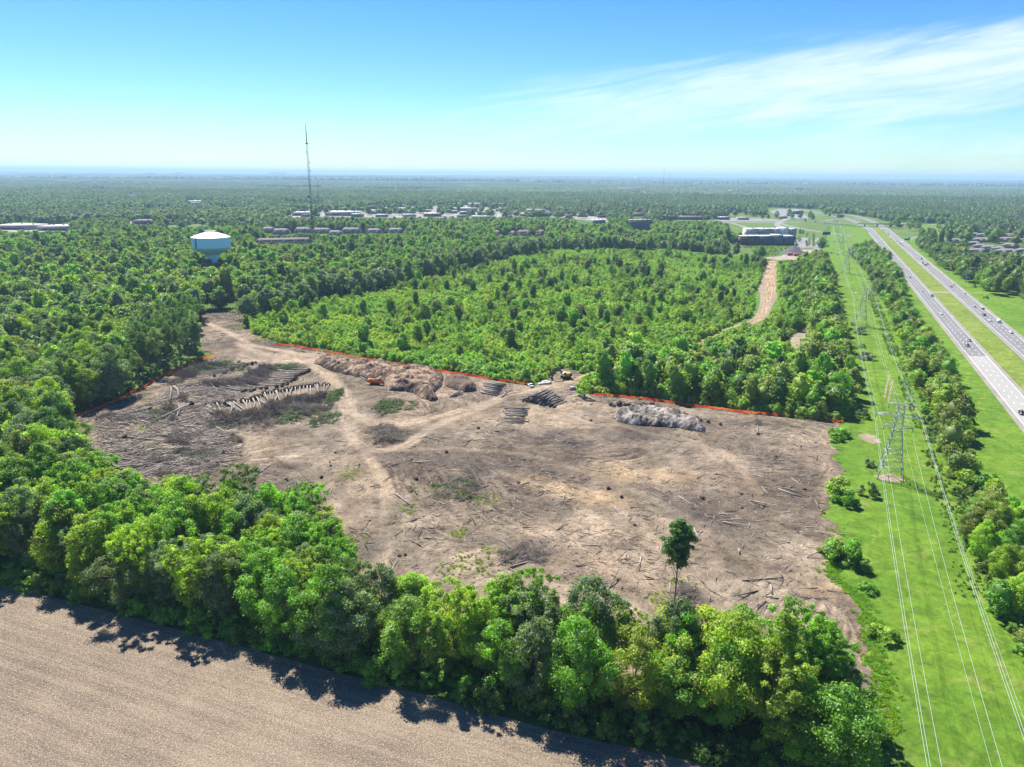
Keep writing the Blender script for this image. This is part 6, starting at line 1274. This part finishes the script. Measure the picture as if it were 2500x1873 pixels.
stack(k7, (420, 580), (290, 775), (120, 750), (350, 795), 42, 3, 'cut log in the stack beside the root heap', 'logs of the left stack', .95, .07)
stack(k5, (1290, 515), (1255, 540), (1222, 545), (1310, 505), 12, 2, 'short log in the small stack left of the left stack', 'logs of the small stack', .75, .15)
for k, (x0, y0, x1, y1) in enumerate([(500, 815, 570, 735), (560, 760, 645, 690), (440, 655, 600, 745)]):
    a, b = k7(x0, y0), k7(x1, y1); o = link('log', LG[1], None, (*((a+b)/2), hgt(*a)+.3)); o.rotation_euler = (0, 0, math.atan2(*(b-a)[::-1])); o.scale = (min(1.2, np.linalg.norm(b-a)/11), 1, 1); tag(o, ['loose pale log leaning at the left stack foot', 'outermost loose log right of the left stack', 'log lying crosswise on the left stack'][k], 'log')
singles = [(k6, 1445, 900, 1510, 945), (k5, 905, 1135, 1000, 1210), (k5, 1400, 1095, 1460, 1075), (k3, 690, 455, 700, 510), (k3, 740, 370, 765, 410), (k3, 500, 225, 505, 260), (k3, 230, 110, 270, 190), (kb, 1555, 75, 1570, 120), (kb, 485, 165, 560, 210), (k6, 1380, 1235, 1540, 1290), (k3, 520, 425, 760, 408), (k3, 920, 595, 1000, 630), (kb, 1100, 345, 1250, 300), (k3, 55, 610, 200, 545), (k6, 1630, 1320, 1660, 1370), (k4, 1500, 1170, 1640, 1060)]
for k, (fn, x0, y0, x1, y1) in enumerate(sorted(singles, key=lambda q: -q[0](q[1], q[2])[0])):
    a, b = fn(x0, y0), fn(x1, y1); o = link('log', LG[(1, 0, 5)[k % 3]], None, (*((a+b)/2), hgt(*((a+b)/2))+.22)); o.rotation_euler = (0, 0, math.atan2(*(b-a)[::-1])); o.scale = (np.clip(np.linalg.norm(b-a)/11, .3, 1.3), .9, .9); tag(o, f'single log lying on the open clearing, {ordn(k+1)} from the right', 'log', 'single logs on the clearing')
# ---- wood litter over the whole site
r = np.random.default_rng(3); n = 36000; ux = r.uniform(gx[0], gx[-1], n*3); uy = r.uniform(gy[0], gy[-1], n*3); k = pip(ux, uy, clear_poly); ux, uy = ux[k], uy[k]
ii = np.clip(np.rint((ux-gx[0])/cs).astype(int), 0, len(gx)-1); jj = np.clip(np.rint((uy-gy[0])/cs).astype(int), 0, len(gy)-1)
dn_ = fbm(ux, uy, 24, 3, 55); k = inside[jj, ii] & (roadm[jj, ii] < .25) & (r.random(len(ux)) < np.clip((dn_-.30)*3, .08, 1)*np.where(palem[jj, ii] > .3, .25, 1)); ux, uy, ii, jj = ux[k][:n], uy[k][:n], ii[k][:n], jj[k][:n]; n = len(ux)
th = np.arctan2(vy[jj, ii], vx[jj, ii])+r.normal(size=n)*.9; d = np.c_[np.cos(th), np.sin(th), r.normal(size=n)*.12+.05]; d /= np.linalg.norm(d, axis=1)[:, None]; ln = .6+r.exponential(1.3, n); ln = np.minimum(ln, 9)
tang = pts(k4, [(560, 800), (900, 700), (1050, 600), (1300, 560), (1500, 620), (1350, 700), (1300, 880), (1400, 950), (1450, 1050), (1150, 1150), (700, 1160), (600, 980)])
mt = 15000; qx = r.uniform(tang[:, 0].min(), tang[:, 0].max(), mt*3); qy = r.uniform(tang[:, 1].min(), tang[:, 1].max(), mt*3); k = pip(qx, qy, tang) & (fbm(qx, qy, 16, 3, 88)+.25*r.random(mt*3) > .55); qx, qy = qx[k][:mt], qy[k][:mt]; mt = len(qx)
ta = .15+(fbm(qx, qy, 30, 2, 89)-.5)*2.5+r.normal(size=mt)*.45; dq = np.c_[np.cos(ta), np.sin(ta), r.normal(size=mt)*.1+.05]; dq /= np.linalg.norm(dq, axis=1)[:, None]; lq = np.minimum(1+r.exponential(2., mt), 12)
hq = np.array([hgt(a_, b_) for a_, b_ in zip(qx, qy)])+.05+.35*r.random(mt)
rad_ = np.r_[.035+.045*ln**.7*(.5+r.random(n)), .03+.03*lq**.8*(.5+r.random(mt))]
me = sticks(np.vstack([np.c_[ux, uy, HZ[jj, ii]+.05], np.c_[qx, qy, hq]]), np.vstack([d, dq]), np.r_[ln, lq], rad_, 'wood_litter', DEB, np.clip(r.random(n+mt)**1.1, 0, 1)); tag(link('wood_litter', me), 'broken sticks and bark scattered over the bare clearing', 'litter', None, 'stuff')
# weeds and tufts: clearing edge and grass
def tuft_mesh(seed):
    r = np.random.default_rng(seed); n = 70; a = r.random(n)*6.28; q = .7*np.sqrt(r.random(n)); P = np.c_[q*np.cos(a), q*np.sin(a), np.zeros(n)]; d = np.c_[r.normal(size=(n, 2))*1.2, np.ones(n)]; d /= np.linalg.norm(d, axis=1)[:, None]; s = np.cross(d, r.normal(size=(n, 3))); s /= np.linalg.norm(s, axis=1)[:, None]; L_ = (.35+.5*r.random(n))[:, None]
    V = np.stack([P-s*.09, P+s*.09, P+d*L_+s*.05, P+d*L_-s*.05], 1).reshape(-1, 3); return mesh('tuft', V, np.arange(4*n).reshape(-1, 4), LEAFI, {'lv': ('FACE', 'FLOAT', r.random(n))})
TUC = inst_collection('tuft_sources', [tuft_mesh(k) for k in range(4)])
def tufts(name, P, s0, s1, cols, label, seed):
    r = np.random.default_rng(seed); n = len(P); s = s0+(s1-s0)*r.random(n); ca = np.array([CF[q][0] for q in cols])*.85; T = ca[(np.clip(fbm(P[:, 0], P[:, 1], 18, 3, seed)*1.3+r.random(n)*.5-.4, 0, .999)*len(cols)).astype(int)]
    gn_scatter(name, np.c_[P, [hgt(*p)-.03 for p in P]], np.c_[s, s, s*(.8+.5*r.random(n))], r.random(n)*6.28, r.integers(0, 4, n), T, TUC, label, 'grass')
E2 = smooth_line(clear_poly[37:52], 1.0); E2 = np.repeat(E2, 5, 0)+np.random.default_rng(4).normal(size=(len(E2)*5, 2))*np.array([1.3, 1.3])+np.array([1.6, 0]); tufts('weeds', E2, .45, 1.1, ['lime', 'vivid', 'yellow'], 'lush weeds along the right edge of the clearing', 64)
wd = []
for fn, x, y, rad, cnt in ((kb, 830, 330, 9, 130), (kb, 780, 135, 4, 40), (kb, 990, 250, 3, 30), (kb, 150, 190, 4, 40), (k5, 1230, 1110, 9, 70), (k5, 640, 1000, 7, 50), (k5, 1430, 1150, 7, 70), (k3, 60, 540, 6, 60), (k3, 150, 440, 4, 40), (k5, 960, 1215, 5, 40), (k4, 920, 760, 7, 70), (k4, 870, 850, 3, 40), (k4, 940, 970, 4, 40), (k3, 540, 950, 6, 60), (k3, 1090, 120, 4, 40), (k4, 1440, 250, 8, 90), (k4, 1560, 330, 7, 60)):
    c = fn(x, y); wd.append(c+np.random.default_rng(cnt+x).normal(size=(cnt, 2))*rad*.5)
tufts('weeds', np.vstack(wd), .3, .65, ['olive', 'yellow', 'mid'], 'patches of fresh weeds sprouting on the bare clearing', 65)
# straw-like crop residue on the field
r = np.random.default_rng(12); n = 42000; ux = r.uniform(-190, 60, n*2); uy = r.uniform(75, 200, n*2); k = pip(ux, uy, fp) & inview(ux, uy, 10) & (r.random(n*2) < np.clip((fbm(ux*.94+uy*.34, (uy*.94-ux*.34)*6, 30, 4, 6)-.3)*3, .1, 1)); ux, uy = ux[k][:n], uy[k][:n]; n = len(ux); th = r.random(n)*6.28; d = np.c_[np.cos(th), np.sin(th), .12*r.random(n)]
me = sticks(np.c_[ux, uy, np.full(n, .05)], d, .25+.35*r.random(n), .022+.02*r.random(n), 'crop_residue', wood_lv('straw', (.15, .115, .08), (.45, .39, .29))); tag(link('crop_residue', me), 'chopped pale stalks strewn over the ploughed field', 'residue', None, 'stuff')
# ---- single shrubs in the corridor and by the clearing
def shrub(fn, x, y, s, ck, label, zs=1.):
    c = fn(x, y); e = empty('shrub', (*c, hgt(*c)-.1), random.random()*6, label, 'shrub', None, (s, s, s*zs)); o = link('crown', HI['bush'][random.randrange(3)][0], e); o.color = (*CF[ck][0], 1); link('stem', HI['bush'][0][1], e)
CF['silver'] = ((.20, .25, .19), 'silvery green')
for fn, x, y, s, ck, l, zs in [(c7, 610, 1412, 1.25, 'grey', 'round grey-green bush below the nearest pylon', 1.1), (c7, 612, 1210, .9, 'grey', 'small round bush left of the nearest pylon base', 1.), (c7, 572, 885, 1.15, 'grey', 'round bush beside the end of the wood shadow', 1.1), (c7, 565, 320, 1.9, 'silver', 'large silvery bush between the second and nearest pylon', .8), (c7, 590, 490, 1.9, 'silver', 'wide silvery bush below the largest silvery one', .7), (c7, 565, 412, .9, 'grey', 'small grey bush between the two silvery bushes', .8), (c7, 500, 260, .9, 'silver', 'small pale bush at the second pylon foot', .8), (c7, 400, 1420, 2.2, 'lime', 'large bushy thicket at the right edge of the clearing', .9), (c7, 455, 1470, 1.7, 'vivid', 'greener right half of the bushy thicket beside the clearing', .9), (c7, 420, 1010, 1.7, 'vivid', 'low green bush at the clearing corner by the wood', .7), (c7, 395, 1040, 1.3, 'vivid', 'lowest bush at the clearing corner', .7), (k3, 1130, 290, 2.2, 'vivid', 'big bush bulging into the clearing from the grass', .95), (k3, 1085, 270, 1.9, 'lime', 'yellowish bush left of the big bulging bush', .8), (k3, 1190, 330, 1.6, 'mid', 'deeper green bush right of the big bulging bush', .9), (k3, 1370, 760, 1.5, 'lime', 'low bush in the grass beside the lower clearing edge', .7), (k3, 1260, 480, 1.2, 'vivid', 'low bush on the grass edge below the big bush', .6), (c5, 1357, 1250, 1.0, 'dark', 'small dark bush below the blue service sign', 1.), (c5, 1480, 1365, .9, 'dark', 'small dark bush on the right verge slope', .8)]: shrub(fn, x, y, s, ck, l, zs)
# a few trees near the interchange and far hotel lot
r = np.random.default_rng(8)
for k, (fn, x, y, st, ck, s) in enumerate([(c4, 660, 240, 'dense', 'dark', .8), (c4, 560, 250, 'round', 'dark', .8), (c4, 800, 240, 'round', 'dark', 1.2), (c4, 1010, 225, 'round', 'dark', 1.4), (c4, 1060, 232, 'dense', 'mid', 1.2), (c4, 1200, 230, 'dense', 'dark', 1.1), (c4, 1360, 240, 'round', 'dark', 1.2), (c4, 1410, 255, 'dense', 'dark', 1.0), (c4, 1620, 190, 'round', 'mid', 1.3), (c4, 1690, 200, 'dense', 'dark', .8), (c4, 1830, 225, 'dense', 'dark', .6), (c4, 1860, 228, 'dense', 'dark', .7), (c4, 1885, 228, 'dense', 'dark', .7), (c4, 1915, 226, 'dense', 'dark', .7), (c4, 1282, 282, 'dense', 'dark', .5), (c5, 570, 655, 'round', 'mid', 1.5), (c5, 510, 652, 'round', 'mid', .8), (c5, 705, 680, 'round', 'olive', 1.3), (c5, 780, 672, 'broad', 'olive', 1.3), (c4, 1180, 640, 'young', 'mid', 1.3), (c4, 1345, 640, 'young', 'mid', 1.1), (c4, 1350, 700, 'young', 'mid', 1.), (c4, 1415, 570, 'young', 'mid', 1.2), (c4, 1418, 650, 'young', 'mid', 1.2), (c4, 1425, 715, 'young', 'mid', 1.1), (c4, 1310, 545, 'young', 'mid', 1.), (c4, 175, 640, 'young', 'lime', 1.3), (c4, 1190, 490, 'dense', 'vivid', .7), (c4, 1240, 495, 'dense', 'vivid', .6)]):
    c = fn(x, y); pr = HI[st][r.integers(len(HI[st]))]; e = empty('young_tree' if st == 'young' else 'park_tree', (*c, 0), r.random()*6, f'{CF[ck][1]} tree of the interchange and hotel grounds, {ordn(k+1)} of the planted trees' if False else f"{CF[ck][1]} {SW[st]}, {ordn(k+1 if k < 19 else k-18)} from left among the {'interchange trees' if k < 19 else 'hotel lot trees'}", 'tree', 'trees of the interchange and hotel grounds', (s,)*3)
    o = link('crown', pr[0], e); o.color = (*CF[ck][0], 1); link('trunk', pr[1], e)

# ---------------------------------------------------------------- haze
hm = bpy.data.materials.new('haze'); hm.use_nodes = True; t = hm.node_tree; t.nodes.clear()
pv = t.nodes.new('ShaderNodeVolumePrincipled'); pv.inputs['Color'].default_value = (.45, .68, .93, 1); pv.inputs['Density'].default_value = 7e-5; pv.inputs['Anisotropy'].default_value = .1
mo = t.nodes.new('ShaderNodeOutputMaterial'); t.links.new(pv.outputs[0], mo.inputs['Volume'])
b = MB(); b.box((0, 0, 84), (124000, 124000, 236)); hz = b.build('haze', hm); tag(hz, kind='stuff')
